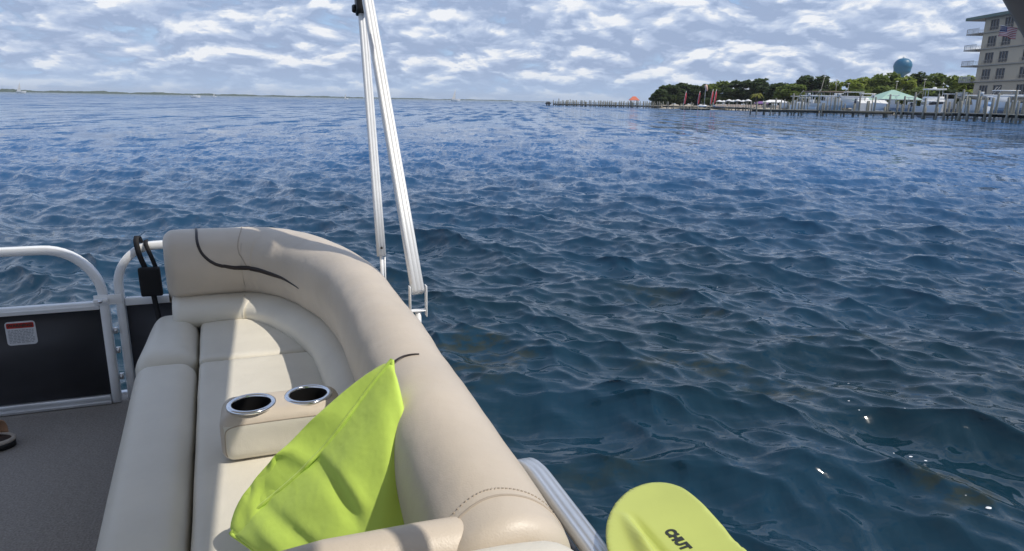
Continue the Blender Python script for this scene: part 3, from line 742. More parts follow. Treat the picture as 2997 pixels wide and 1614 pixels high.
bim.part('pole_collar', pole(hm, hm + md_.normalized() * .12, [(x * 1.12, y * 1.12) for x, y in PT]), GREYP)
legA, legB = Vector((.468, -.22, .60)), Vector((.556, .80, CZ - .02))
bim.part('forward_leg', pole(legA, legB, circ(.0165, 14)), GREYP, label='dark grey leg close to the camera')
# canvas with rounded aft corner, valance all round
def canopy(a0, a1, b0, b1, r, z):
    pts = []
    for (cx, cy, s) in ((a1 - r, b1 - r, 0), (a0 + r, b1 - r, 90), (a0 + r, b0 + r, 180), (a1 - r, b0 + r, 270)):
        for k in range(9): t = rad(s + 90 * k / 8); pts.append((cx + r * math.cos(t), cy + r * math.sin(t)))
    n = len(pts); ca = ((a0 + a1) / 2, (b0 + b1) / 2); V = []; F = []
    rings = ((1.0, -.10), (1.0, 0.0), (.97, .012), (.7, .03), (.35, .045))
    for side in (0, .003):
        for (k, dz) in rings:
            for (x, y) in pts: V.append((ca[0] + (x - ca[0]) * (k - side * .8 * (k == 1.0)), ca[1] + (y - ca[1]) * (k - side * .8 * (k == 1.0)), z + dz - side))
    m = len(rings)
    for sd_ in range(2):
        base = sd_ * m * n
        for i in range(m - 1):
            for j in range(n): a = base + i * n + j; b = base + i * n + (j + 1) % n; q = (a, b, b + n, a + n); F.append(q if sd_ == 0 else q[::-1])
        cidx = len(V); V.append((*ca, z + .05 - (.003 if sd_ else 0)))
        for j in range(n):
            a = base + (m - 1) * n + j; b = base + (m - 1) * n + (j + 1) % n; F.append((cidx, a, b) if sd_ == 0 else (cidx, b, a))
    for j in range(n): F.append((j, m * n + j, m * n + (j + 1) % n, (j + 1) % n))
    return V, F
bim.part('canopy', canopy(-2.3, .615, -1.6, 2.50, .32, CZ), CANVAS)
for b in (-1.2, .80, 2.34):
    bim.part('bow', tube(catmull([(-2.2, b, CZ - .09), (-2.1, b, CZ - .03), (-.85, b, CZ + .015), (.40, b, CZ - .03), (.50, b, CZ - .09)], 8), circ(.013, 10), up=(0, 1, 0)), ALUW)

bim.part('aft_strut', tube([(.40, 2.34, CZ - .03), (mtop.x, mtop.y, mtop.z + .005), (qtop.x, qtop.y, qtop.z + .004)], circ(.012, 10)), ALUW)

# ------------------------------------------------------------------ black bag on the stern rail
bag = Thing('hanging_bag', 'flat black fabric bag hanging by straps from the stern rail beside the backrest', 'bag', (-.46, 3.03, .42))
def strap(pts, w=.014, t=.002): return tube(catmull(pts, 6), [(-w, -t), (w, -t), (w, t), (-w, t)], up=(0, 1, 0))
bag.part('pouch', cushion(-.505, -.425, 3.005, 3.035, .452, .572, .008, 0, 8, lambda x, y, z: (x + .10 * (.572 - z) * 0.2, y, z), .002, 2), BLACK)
bag.part('strap', strap([(-.478, 3.028, .565), (-.494, 3.03, .62), (-.502, 3.04, .675), (-.498, 3.066, .692), (-.492, 3.09, .66)], .010), BLACK)
bag.part('strap', strap([(-.440, 3.03, .565), (-.452, 3.03, .61), (-.468, 3.04, .66), (-.470, 3.066, .675)], .008), BLACK)
bag.part('strap', strap([(-.458, 3.018, .456), (-.452, 3.01, .40), (-.442, 2.99, .34), (-.438, 2.99, .28)], .010), BLACK)

# ------------------------------------------------------------------ sandal on the deck
san = Thing('sandal', 'brown sandal with pale rope rim and tan strap lying on the deck', 'sandal', (-1.02, 2.78, 0.0))
def sole(k, z0, z1, n=36):
    pts = []
    for i in range(n):
        t = 2 * PI * i / n; L_ = .13 if math.cos(t) > 0 else .14
        pts.append((-1.035 + L_ * math.cos(t) * k * .9 , 2.735 + (.052 + .008 * math.cos(t)) * math.sin(t) * k))
    V = [(x, y, z0) for x, y in pts] + [(x, y, z1) for x, y in pts]
    return V, [tuple(range(n))[::-1], tuple(range(n, 2 * n))] + [(i, (i + 1) % n, (i + 1) % n + n, i + n) for i in range(n)]
san.part('sole', sole(1.0, .002, .026), BLACKP)
san.part('rim', tube([(-1.035 + (.125) * math.cos(t) * .9, 2.735 + (.049 + .008 * math.cos(t)) * math.sin(t), .030) for t in np.linspace(0, 2 * PI, 40)], circ(.008, 8), cap=False), ROPE)
san.part('footbed', sole(.90, .0262, .033), FOOTBED)
def strapband():
    V = []; F = []
    for i in range(13):
        t = PI * i / 12; w = .030
        y = 2.735 + .062 * math.cos(t); z = .030 + .070 * math.sin(t) ** .8
        for x in (-1.04, -1.015, -.99, -.965):
            for rr in (1.0, .93): V.append((x + .01 * math.cos(t), 2.735 + (y - 2.735) * rr, .03 + (z - .03) * rr))
    for i in range(12):
        for j in range(3):
            a = i * 8 + j * 2; F.append((a, a + 8, a + 10, a + 2)); F.append((a + 1, a + 3, a + 11, a + 9))
        a = i * 8; F.append((a, a + 1, a + 9, a + 8)); F.append((a + 6, a + 14, a + 15, a + 7))
    return V, F
san.part('upper', strapband(), SKINT)
# ------------------------------------------------------------------ far shore on the right: beach, grove, docks, boats, tower, building
SAND = mat('sand', (0.42, 0.37, 0.29), 0.95, var=0.15, vscale=0.2, spec=0.1)
WOODP = mat('weathered_piling', (0.20, 0.195, 0.16), 0.9, col2=(0.36, 0.35, 0.30), vscale=1.3, spec=0.15, stretch=(3, 3, .4))
WOODD = mat('weathered_dock_boards', (0.25, 0.24, 0.20), 0.9, col2=(0.38, 0.365, 0.31), vscale=1.5, spec=0.15)
DARKW = mat('wet_dock_timber', (0.055, 0.055, 0.045), 0.85, var=0.3, vscale=1.0)
GEL = mat('white_gelcoat', (0.88, 0.88, 0.86), 0.3, var=0.03, vscale=.8)
GLASSD = mat('tinted_glass', (0.03, 0.035, 0.045), 0.12, var=0.2, vscale=.5)
TRIMD = mat('dark_antifoul', (0.05, 0.06, 0.08), 0.6, var=0.2)
BLUEC = mat('blue_boat_cover', (0.22, 0.36, 0.58), 0.7, var=0.1)
GREENR = mat('pale_green_roof', (0.33, 0.50, 0.41), 0.55, var=0.08, vscale=.3)
ORANGE = mat('orange_roof', (0.62, 0.16, 0.085), 0.7, var=0.1)
REDF = mat('red_flag_cloth', (0.60, 0.07, 0.085), 0.75, var=0.15)
PEACH = mat('orange_white_cloth', (0.72, 0.32, 0.20), 0.75, col2=(0.8, 0.68, 0.6), vscale=.9)
PURPLE = mat('purple_awning', (0.16, 0.07, 0.22), 0.7, var=0.1)
WHITEC = mat('white_awning', (0.76, 0.75, 0.72), 0.7, var=0.06, vscale=.5)
BARK = mat('bark', (0.11, 0.085, 0.065), 0.95, var=0.3)
BRWN = mat('brown_flat_roof', (0.26, 0.19, 0.14), 0.8, var=0.15, vscale=.4)
STUCCO = mat('beige_stucco', (0.56, 0.475, 0.35), 0.85, var=0.06, vscale=.15)
SLAB = mat('pale_balcony_slab', (0.42, 0.375, 0.31), 0.8, var=0.05, vscale=.3)
RAILW = mat('white_railing', (0.72, 0.72, 0.70), 0.5, var=0.04)
ROOFG = mat('dull_green_roof_edge', (0.14, 0.19, 0.155), 0.6, var=0.08)
TEAL = mat('teal_tank_paint', (0.011, 0.12, 0.225), 0.45, var=0.06, vscale=.1)
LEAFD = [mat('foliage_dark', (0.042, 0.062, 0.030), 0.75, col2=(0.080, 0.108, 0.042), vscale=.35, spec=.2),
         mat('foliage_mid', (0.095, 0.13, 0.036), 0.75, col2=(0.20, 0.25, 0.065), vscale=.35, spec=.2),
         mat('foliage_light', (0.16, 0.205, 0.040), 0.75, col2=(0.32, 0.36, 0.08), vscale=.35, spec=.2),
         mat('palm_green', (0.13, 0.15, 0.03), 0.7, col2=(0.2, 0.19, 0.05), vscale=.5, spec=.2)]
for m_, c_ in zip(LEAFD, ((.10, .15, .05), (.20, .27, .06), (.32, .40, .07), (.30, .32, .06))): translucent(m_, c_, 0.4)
PEOPLE = mat('beach_fabric', (0.62, 0.55, 0.45), 0.8, col2=(0.30, 0.22, 0.2), vscale=.9)

# shoreline: sand rising behind the docks
def beach():
    us = [1905, 1960, 2060, 2160, 2260, 2360, 2480, 2620, 2760, 2900, 3080, 3400]
    ys = [262, 255, 246, 236, 226, 214, 200, 188, 180, 176, 172, 168]
    V = []; F = []
    rows = ((0, -.5), (3, .15), (9, .7), (30, 1.0), (120, 1.2), (420, 1.2), (1100, 1.0), (1105, -.5))
    for u, Y in zip(us, ys):
        d = ray(u, 268 + 0.0184 * u)
        for dy, z in rows:
            t = (Y + dy) / d.y; V.append((d.x * t, Y + dy, z + .12 * mnoise.noise(Vector((u * .1, dy * .2, 0)))))
    m = len(rows)
    for i in range(len(us) - 1):
        for j in range(m - 1): a = i * m + j; F.append((a, a + m, a + m + 1, a + 1))
    o = ob('beach', V, F, SAND); o['kind'] = 'structure'
beach()

# trees
def tree(u, vtop, wpx, Y, shade, label, name='broadleaf_tree', vb=300, group=None, leaves=2300):
    top = on(u, vtop, Y); base = Vector((top.x, top.y, .9)); H = top.z - .9; W = wpx / FPX * Y / 2 * 1.6
    t = Thing(name, label, 'tree', tuple(base), boat=False, group=group)
    r = random.Random(int(u * 7 + vtop)); lean = r.uniform(-.5, .5)
    limbs = [tube([(0, 0, -.4), (lean * .3, 0, H * .25), (lean, 0, H * .5), (lean, .2, H * .75)], circ(.32, 7), scale=[1, .8, .55, .2])]
    for k in range(5):
        a = r.uniform(0, 2 * PI); q = W * r.uniform(.45, .75)
        limbs.append(tube([(lean * .4, 0, H * r.uniform(.2, .4)), (lean * .4 + q * .6 * math.cos(a), q * .6 * math.sin(a), H * .55), (lean + q * math.cos(a), q * math.sin(a), H * r.uniform(.65, .8))], circ(.17, 5), scale=[1, .7, .25]))
    t.part('trunk', merge(*limbs), BARK)
    # leaf clumps through the crown: lumpy lobes, each a shell of small faces
    V = []; F = []
    lobes = []
    nl = 18
    for k in range(nl):
        a = r.uniform(0, 2 * PI); zc = r.uniform(.16, .84); rr = math.sqrt(r.uniform(.15, 1)) * math.sqrt(max(0.05, 1 - (zc / .95) ** 2.6))
        lobes.append((W * .74 * rr * math.cos(a), W * .74 * rr * math.sin(a), H * zc, W * r.uniform(.26, .40), H * r.uniform(.10, .17)))
    lobes.append((lean, 0, H * .86, W * .40, H * .14))
    for q in range(leaves):
        lx, ly, lz, lr, lh = lobes[r.randrange(len(lobes))]
        while True:
            x, y, z = r.uniform(-1, 1), r.uniform(-1, 1), r.uniform(-1, 1); d = x * x + y * y + z * z
            if .25 < d < 1: break
        p = Vector((lx + x * lr, ly + y * lr, max(H * .05, lz + z * lh))); s = r.uniform(.35, .75) * (Y / 230)
        M_ = Matrix.Rotation(r.uniform(0, PI), 3, 'Z') @ Matrix.Rotation(r.uniform(-1.0, 1.0), 3, 'X')
        k = len(V)
        for c in ((-1, -.55, 0), (.1, -.8, .25), (1, .1, 0), (.2, .8, -.2), (-.8, .5, .1)): V.append(tuple(p + M_ @ (Vector(c) * s)))
        F.append((k, k + 1, k + 2, k + 3, k + 4))
    t.part('crown', (V, F), LEAFD[shade], smooth=False)
    return t
G = 'trees of the shoreline grove'
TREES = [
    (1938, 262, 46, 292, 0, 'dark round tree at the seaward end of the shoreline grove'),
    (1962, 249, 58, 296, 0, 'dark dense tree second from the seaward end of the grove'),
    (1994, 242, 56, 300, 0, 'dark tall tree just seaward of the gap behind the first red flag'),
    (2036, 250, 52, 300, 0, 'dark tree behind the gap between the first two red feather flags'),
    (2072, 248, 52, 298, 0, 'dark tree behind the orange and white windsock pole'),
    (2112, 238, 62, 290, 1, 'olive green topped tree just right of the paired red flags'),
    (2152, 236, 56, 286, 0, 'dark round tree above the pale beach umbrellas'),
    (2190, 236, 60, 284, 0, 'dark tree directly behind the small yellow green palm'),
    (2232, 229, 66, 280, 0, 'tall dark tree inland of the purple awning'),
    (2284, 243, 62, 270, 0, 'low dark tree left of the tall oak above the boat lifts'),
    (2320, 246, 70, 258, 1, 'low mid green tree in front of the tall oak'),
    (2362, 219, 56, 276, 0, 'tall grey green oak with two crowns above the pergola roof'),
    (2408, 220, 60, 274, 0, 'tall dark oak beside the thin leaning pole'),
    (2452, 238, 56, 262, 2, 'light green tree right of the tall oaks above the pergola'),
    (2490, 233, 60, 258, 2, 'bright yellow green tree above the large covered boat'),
    (2530, 226, 62, 262, 2, 'light green tree left of the green pavilion'),
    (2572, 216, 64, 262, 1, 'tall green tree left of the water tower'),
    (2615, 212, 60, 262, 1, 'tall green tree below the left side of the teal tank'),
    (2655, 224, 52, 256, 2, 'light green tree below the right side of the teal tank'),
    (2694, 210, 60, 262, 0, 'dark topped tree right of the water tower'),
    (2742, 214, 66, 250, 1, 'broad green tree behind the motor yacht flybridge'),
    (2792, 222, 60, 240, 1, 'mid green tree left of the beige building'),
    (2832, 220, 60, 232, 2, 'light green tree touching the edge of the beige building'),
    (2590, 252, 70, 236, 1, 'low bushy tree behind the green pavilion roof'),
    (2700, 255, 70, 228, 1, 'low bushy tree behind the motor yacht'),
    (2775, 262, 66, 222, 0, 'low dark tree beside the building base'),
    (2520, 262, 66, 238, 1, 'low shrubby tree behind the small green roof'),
    (2400, 262, 70, 246, 0, 'low dark tree under the pergola roof')]
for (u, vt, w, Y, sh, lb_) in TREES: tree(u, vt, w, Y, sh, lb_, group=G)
def palm(u, vtop, Y, label):
    top = on(u, vtop, Y); H = top.z - .9; t = Thing('palm_tree', label, 'palm tree', (top.x, top.y, .9), boat=False)
    t.part('trunk', tube([(0, 0, -.3), (.1, 0, H * .4), (.25, 0, H * .78)], circ(.16, 7), scale=[1.2, 1, .8]), BARK)
    V = []; F = []; r = random.Random(int(u))
    for k in range(16):
        a = 2 * PI * k / 16 + r.uniform(-.15, .15); L_ = r.uniform(1.9, 2.5); up_ = r.uniform(.2, 1.1)
        b0 = len(V)
        for i in range(6):
            s = i / 5; x = L_ * s; z = H * .78 + up_ * math.sin(s * PI * .6) * 1.2 - 1.5 * s * s; w = .34 * math.sin(PI * min(.95, s * .8 + .15))
            for sg in (-1, 0, 1): V.append((.25 + x * math.cos(a) - sg * w * math.sin(a), x * math.sin(a) + sg * w * math.cos(a), z - abs(sg) * .22))
        for i in range(5):
            for j in range(2): q = b0 + i * 3 + j; F.append((q, q + 1, q + 4, q + 3))
    t.part('crown', (V, F), LEAFD[3])
palm(2214, 268, 240, 'small yellow green palm on the beach beside the purple awning')

# docks: a deck on pilings, following the waterline
def dock(label, name, pts, width, zdeck, nposts, ptop, group=None, back=True, pr=.13, skirt=True):
    P = [Vector((p.x, p.y, 0)) for p in pts]
    t = Thing(name, label, 'dock', tuple(P[0]), boat=False, group=group)
    L = [0]
    for a, b in zip(P, P[1:]): L.append(L[-1] + (b - a).length)
    def pos(s):
        x = np.interp(s, L, [p.x for p in P]); y = np.interp(s, L, [p.y for p in P]); return Vector((x, y, 0))
    segs = []; sk = []
    n = max(2, int(L[-1] / 12))
    for i in range(n):
        a, b = pos(L[-1] * i / n), pos(L[-1] * (i + 1) / n); d = (b - a); l = d.length; d.normalize(); nn = Vector((-d.y, d.x, 0))
        if nn.y < 0: nn = -nn
        M_ = Matrix(((d.x, nn.x, 0, a.x - P[0].x), (d.y, nn.y, 0, a.y - P[0].y), (0, 0, 1, 0), (0, 0, 0, 1)))
        segs.append(tf(bevbox(0, l - .02, 0, width, zdeck - .12, zdeck, .02), M_))
        sk.append(tf(box(0, l - .02, .1, .22, zdeck - .55, zdeck - .125), M_))
    t.part('deck', merge(*segs), WOODD); t.part('stringer', merge(*sk), DARKW)
    pm = {}
    for i in range(nposts):
        r = random.Random(i * 13 + int(P[0].x)); s = L[-1] * (i + .5 + r.uniform(-.33, .33)) / nposts
        for side in ((-.16, width + .16) if back else (-.16,)):
            a, b = pos(max(0, s - 1)), pos(min(L[-1], s + 1)); d = (b - a).normalized(); nn = Vector((-d.y, d.x, 0))
            if nn.y < 0: nn = -nn
            q = pos(s) + nn * side - P[0]; h = ptop + r.uniform(-.45, .5)
            k = round(h * 2) / 2
            if k not in pm:
                o = t.part('piling', tube([(0, 0, -1.2), (0, 0, k * .5), (.0, 0, k - .08), (0, 0, k)], circ(pr, 8), scale=[1.15, 1.05, 1, .5]), WOODP); pm[k] = o
            else:
                o = pm[k].copy(); COL.objects.link(o); o.parent = t.e
            o.location = (q.x, q.y, 0); o.rotation_euler = (r.uniform(-.04, .04), r.uniform(-.06, .06), r.uniform(0, 3)); o.scale = (r.uniform(.75, 1.25),) * 2 + (1,)
    return t
E1 = Vector((at(1626, 310).x, at(1626, 310).y, 0))
dock('long fishing pier of pale posts reaching left into open water', 'pier', [at(1618, 310.2), at(1850, 316), at(1935, 318.0)], 2.4, .95, 46, 2.3, pr=.17)
dock('low floating platform moored in front of the red flags', 'floating_dock', [at(1995, 322), at(2080, 323.5)], 3.0, .55, 5, .9)
dock('beach side dock between the flags and the boat lifts', 'dock', [at(1940, 318.5), at(2080, 321), at(2200, 326)], 2.2, 1.0, 18, 2.1, pr=.14)
dock('grey timber dock below the white boat lifts', 'dock', [at(2200, 337), at(2330, 339), at(2480, 342), at(2600, 345), at(2780, 352)], 2.0, 1.15, 17, 2.6, pr=.16)
dock('nearest timber dock below the beige building', 'dock', [at(2790, 353), at(2900, 358), at(3060, 366)], 2.2, 1.25, 7, 3.2, pr=.20)
dock('inner dock walkway behind the moored boats', 'dock', [at(2290, 331), at(2480, 333), at(2700, 337), at(2990, 345)], 1.8, 1.2, 32, 3.2, pr=.13)
e = Thing('pier_dolphin', 'lone dark mooring cluster off the outer end of the pier', 'mooring post', tuple(at(1604, 310)), boat=False)
e.part('piling', merge(*[tube([(x, y, -1), (x * .7, y * .7, 1.3), (x * .6, y * .6, 1.7)], circ(.22, 8)) for x, y in ((-.8, 0), (0, .5), (.8, 0), (.1, -.4))]), DARKW)
e.part('cap', bevbox(-1.2, 1.2, -.7, .7, .75, 1.25, .05), DARKW)
# tall free pilings in front of the boats
proto = None
pu = [(2238, 330, 2.8), (2268, 334, 3.4), (2316, 338, 4.2), (2352, 333, 5.0), (2390, 336, 4.2), (2440, 338, 3.8), (2512, 341, 4.4), (2556, 341, 3.9), (2596, 343, 4.4), (2640, 345, 4.0), (2668, 347, 4.6), (2700, 348, 3.6), (2736, 350, 4.2), (2760, 351, 4.2), (2786, 353, 4.4), (2806, 354, 4.8), (2850, 356, 4.6), (2908, 358, 4.2), (2960, 361, 4.5), (2985, 362, 4.7)]
for i, (u, v, h) in enumerate(pu):
    if proto is None:
        proto = tag(ob('mooring_piling', *tube([(0, 0, -1.5), (0, 0, 2), (0, 0, 3.9), (0, 0, 4.0)], circ(.17, 9), scale=[1.1, 1.0, 1.0, .6]), WOODP), 'tall weathered timber mooring piling standing in front of the docked boats', 'piling', 'mooring pilings by the boat docks'); o = proto
    else: o = proto.copy(); COL.objects.link(o)
    o['label'] = ('tall mooring piling standing in open water left of the boat lifts' if u < 2300 else 'tall mooring piling in front of the boat lifts and pergola' if u < 2500 else
                  'tall mooring piling in front of the white tent and green pavilion' if u < 2650 else 'tall mooring piling around the white motor yacht' if u < 2795 else 'tall mooring piling at the nearest dock below the building')
    o.location = at(u, v); o.scale = (1, 1, h / 4.0); o.rotation_euler = (random.uniform(-.02, .02), random.uniform(-.03, .03), random.uniform(0, 3))

# boats
def hull_vf(L, W, H, sheer=.5):
    V = []; F = []; n = 14
    for i in range(n + 1):
        s = i / n; w = W / 2 * (1 - max(0, (s - .45) / .55) ** 2.2); z = H + sheer * s * s
        x = -L / 2 + L * s
        for (k, zz) in ((0, -.35), (.55, -.2), (.88, .25), (1.0, z)): V.append((x + (.35 * L * .12 * zz if s > .9 else 0), -w * k, zz)); 
        for (k, zz) in ((1.0, z), (.88, .25), (.55, -.2), (0, -.35)): V.append((x + (.35 * L * .12 * zz if s > .9 else 0), w * k, zz))
    for i in range(n):
        for j in range(7): a = i * 8 + j; F.append((a, a + 8, a + 9, a + 1))
        F.append((i * 8 + 3, i * 8 + 4, i * 8 + 12, i * 8 + 11))
    F.append(tuple(range(8)))
    return V, F
def small_boat(u, v, heading, L, label, kind, zlift=0.0, group=None, Yoff=0.0):
    p = at(u, v); p = p + Vector((p.x, p.y, 0)).normalized() * Yoff
    t = Thing({'console': 'fishing_boat', 'yacht': 'motor_yacht', 'cabin': 'cabin_boat', 'cover': 'covered_boat'}[kind], label, 'boat', (p.x, p.y, zlift), boat=False, rz=heading)
    W = L * .32; H = L * .13
    t.part('hull', hull_vf(L, W, H, L * .06), GEL); t.part('waterline', hull_vf(L * .985, W * .9, .16, .02), TRIMD)
    if kind == 'console':
        t.part('console', bevbox(-.5, .6, -.45, .45, H * .8, H + 1.0, .08), GEL); t.part('windscreen', bevbox(.45, .62, -.42, .42, H + 1.0, H + 1.5, .03), GLASSD)
        for sx in (-.7, .6):
            for sy in (-.6, .6): t.part('top_leg', tube([(sx, sy, H * .8), (sx * .9, sy * .9, H + 2.0)], circ(.04, 6)), RAILW)
        t.part('hard_top', bevbox(-1.1, 1.1, -.85, .85, H + 2.0, H + 2.12, .05), GEL)
        t.part('outboard', merge(bevbox(-L / 2 - .55, -L / 2 - .05, -.28, .28, H * .6, H + .55, .1), box(-L / 2 - .4, -L / 2 - .2, -.1, .1, -.4, H * .6)), TRIMD)
        for sy in (-.5, .5): t.part('rod', tube([(-.8, sy, H + 2.0), (-1.9, sy * 1.3, H + 3.6)], circ(.02, 5)), RAILW)
    elif kind == 'yacht':
        t.part('cabin', bevbox(-L * .22, L * .2, -W * .40, W * .40, H * .85, H + 1.5, .25), GEL)
        t.part('window_band', merge(bevbox(-L * .17, L * .16, -W * .41, -W * .402, H + .65, H + 1.2, .01), bevbox(-L * .17, L * .16, W * .402, W * .41, H + .65, H + 1.2, .01), bevbox(L * .2, L * .205, -W * .3, W * .3, H + .6, H + 1.2, .002), bevbox(-L * .226, -L * .221, -W * .3, W * .3, H + .5, H + 1.2, .002)), GLASSD)
        t.part('flybridge', bevbox(-L * .18, L * .1, -W * .38, W * .38, H + 1.52, H + 2.2, .18), GEL)
        for sx in (-L * .15, L * .05):
            for sy in (-W * .3, W * .3): t.part('top_leg', tube([(sx, sy, H + 2.1), (sx, sy, H + 3.5)], circ(.06, 6)), RAILW)
        t.part('hard_top', bevbox(-L * .2, L * .1, -W * .42, W * .42, H + 3.5, H + 3.72, .09), GEL)
        t.part('radar', lathe([(0, 0), (.35, .02), (.4, .15), (.3, .32), (0, .34)], 12, (-L * .05, 0, H + 3.72)), GEL)
        t.part('bow_rail', tube([(L * .2, -W * .42, H + .6), (L * .4, -W * .25, H + 1.3), (L * .52, 0, H + 1.6), (L * .4, W * .25, H + 1.3), (L * .2, W * .42, H + .6)], circ(.035, 5)), RAILW)
    elif kind == 'cabin':
        t.part('cabin', bevbox(-L * .1, L * .25, -W * .38, W * .38, H * .85, H + 1.1, .2), GEL)
        t.part('window_band', merge(bevbox(-L * .06, L * .2, -W * .395, -W * .382, H + .45, H + .85, .01), bevbox(L * .25, L * .256, -W * .3, W * .3, H + .45, H + .9, .002)), GLASSD)
        t.part('hard_top', bevbox(-L * .28, L * .14, -W * .42, W * .42, H + 2.0, H + 2.15, .06), GEL)
        for sx in (-L * .25, L * .1):
            for sy in (-W * .36, W * .36): t.part('top_leg', tube([(sx, sy, H * .9), (sx, sy, H + 2.0)], circ(.05, 6)), RAILW)
    else:
        V, F = hull_vf(L * .98, W * .98, H, L * .05)
        t.part('cover', cushion(-L * .46, L * .3, -W * .44, W * .44, H * .85, H + .75, .32, .2, 10), BLUEC)
        t.part('engine', bevbox(-L / 2 - .5, -L / 2 - .05, -.25, .25, H * .5, H + .6, .1), TRIMD)
    return t
def lift(u, v, L, label, Yoff=0):
    p = at(u, v); p = p + Vector((p.x, p.y, 0)).normalized() * Yoff; t = Thing('boat_lift', label, 'boat lift', tuple(p), boat=False)
    for sx in (-L / 2, L / 2):
        for sy in (-1.9, 1.9): t.part('post', tube([(sx, sy, -1), (sx, sy, 4.3)], circ(.13, 8)), WOODP)
        t.part('motor_box', bevbox(sx - .25, sx + .25, -2.2, -1.7, 4.31, 4.75, .06), RAILW)
    for sy in (-1.9, 1.9): t.part('beam', bevbox(-L / 2 - .4, L / 2 + .4, sy - .1, sy + .1, 4.05, 4.29, .03), RAILW)
small_boat(2322, 331, 2.9, 7.0, 'white open fishing boat at the left end of the boat lifts', 'console', 1.3)
small_boat(2372, 332, 2.6, 7.0, 'white open fishing boat raised beside the pergola', 'console', 1.6)
small_boat(2418, 333, 2.8, 6.5, 'white cabin boat on the lift below the pergola', 'cabin', 1.2)
small_boat(2482, 334, 2.95, 10.5, 'large white hard top boat raised high in the lift', 'cabin', 2.1)
small_boat(2560, 334, 3.0, 9.0, 'white hulled boat between the lift and the green pavilion', 'cabin', 1.8)
small_boat(2724, 345, -1.9, 13.0, 'white motor yacht with flybridge moored left of the building', 'yacht', .2)
small_boat(2812, 344, 2.9, 8.0, 'white boat on a lift at the foot of the building', 'console', 1.6)
small_boat(2872, 350, 2.9, 7.5, 'white fishing boat beside the blue covered boat', 'console', 1.3)
small_boat(2884, 354, -2.2, 5.0, 'small boat under a pale blue cover at the nearest dock', 'cover', 1.4, Yoff=2.5)
small_boat(2950, 352, 2.8, 9.0, 'white boat at the right edge in front of the building', 'cabin', 1.2)
small_boat(2660, 339, 2.9, 8.0, 'white boat in front of the green pavilion', 'console', 1.2)
lift(2482, 336, 9.0, 'timber boat lift holding the large hard top boat'); lift(2395, 335, 7.0, 'timber boat lift below the pergola')
lift(2905, 352, 8.0, 'timber boat lift at the foot of the beige building')
small_boat(2345, 332, 3.0, 6.5, 'white covered skiff low between the first two lifts', 'cabin', .9)
small_boat(2448, 335, 2.7, 7.0, 'white open fishing boat just left of the large raised boat', 'console', 1.9)
small_boat(2524, 336, 3.05, 8.0, 'white cabin boat just right of the large raised boat', 'cabin', 1.9)
small_boat(2606, 339, 2.9, 7.5, 'white open fishing boat directly below the pavilion peak', 'console', 1.5)
small_boat(2772, 345, 2.8, 9.0, 'white cabin boat right beside the motor yacht', 'cabin', 1.5)
small_boat(2918, 352, 3.0, 8.5, 'white cabin boat raised between the covered boat and the right edge', 'cabin', 1.9)
# boats far out on the bay
def far_boat(u, v, L, label, sail=False):
    p = at(u, v); t = Thing('sailboat' if sail else 'motorboat', label, 'sailboat' if sail else 'boat', tuple(p), boat=False, rz=.3)
    t.part('hull', hull_vf(L, L * .34, L * .24, L * .06), GEL)
    if sail:
        t.part('mast', tube([(0, 0, 0), (0, 0, L * 1.35)], circ(.09, 6)), RAILW)
        V = [(-.1, -.03, L * .25), (-L * .45, -.03, L * .25), (-.1, -.03, L * 1.3), (-.1, .03, L * .25), (-L * .45, .03, L * .25), (-.1, .03, L * 1.3)]
        t.part('sail', (V, [(0, 1, 2), (3, 5, 4), (0, 3, 4, 1), (1, 4, 5, 2), (2, 5, 3, 0)]), WHITEC, smooth=False)
    else:
        t.part('cabin', bevbox(-L * .2, L * .18, -L * .1, L * .1, L * .15, L * .3, .1), GEL)
        t.part('window_band', bevbox(-L * .15, L * .19, -L * .104, L * .104, L * .22, L * .27, .03), GLASSD)
far_boat(572, 287, 5.5, 'white motorboat far out on the bay left of the tall poles')
far_boat(628, 284.5, 3.2, 'white sailboat far out beside the white motorboat', True)
far_boat(1013, 291.5, 4.2, 'tiny sailboat far out just left of the tall poles', True)
far_boat(62, 273.5, 10.0, 'tiny white sailboat far off at the left horizon', True)
far_boat(1333, 297.3, 9.0, 'tiny white sailboat at the horizon left of the pier', True)

# pier gazebo
def hip(x, y, z0, z1, ov):
    V = [(-x - ov, -y - ov, z0), (x + ov, -y - ov, z0), (x + ov, y + ov, z0), (-x - ov, y + ov, z0)]
    r = max(0, x - y) * .8 + .15
    V += [(-r, 0, z1), (r, 0, z1)] + [(a, b, c - .14) for a, b, c in V[:4]]
    return V, [(0, 1, 5, 4), (1, 2, 5), (2, 3, 4, 5), (3, 0, 4), (6, 9, 8, 7), (0, 6, 7, 1), (1, 7, 8, 2), (2, 8, 9, 3), (3, 9, 6, 0)]
p = at(1856, 316); g = Thing('gazebo', 'small gazebo with orange hip roof standing on the pier', 'gazebo', (p.x, p.y + 1.3, .96), boat=False)
for sx in (-1.3, 1.3):
    for sy in (-.8, .8): g.part('post', tube([(sx, sy, 0), (sx, sy, 1.9)], circ(.08, 6)), WOODP)
g.part('roof', hip(1.5, 1.0, 1.9, 3.3, .4), ORANGE, smooth=False)
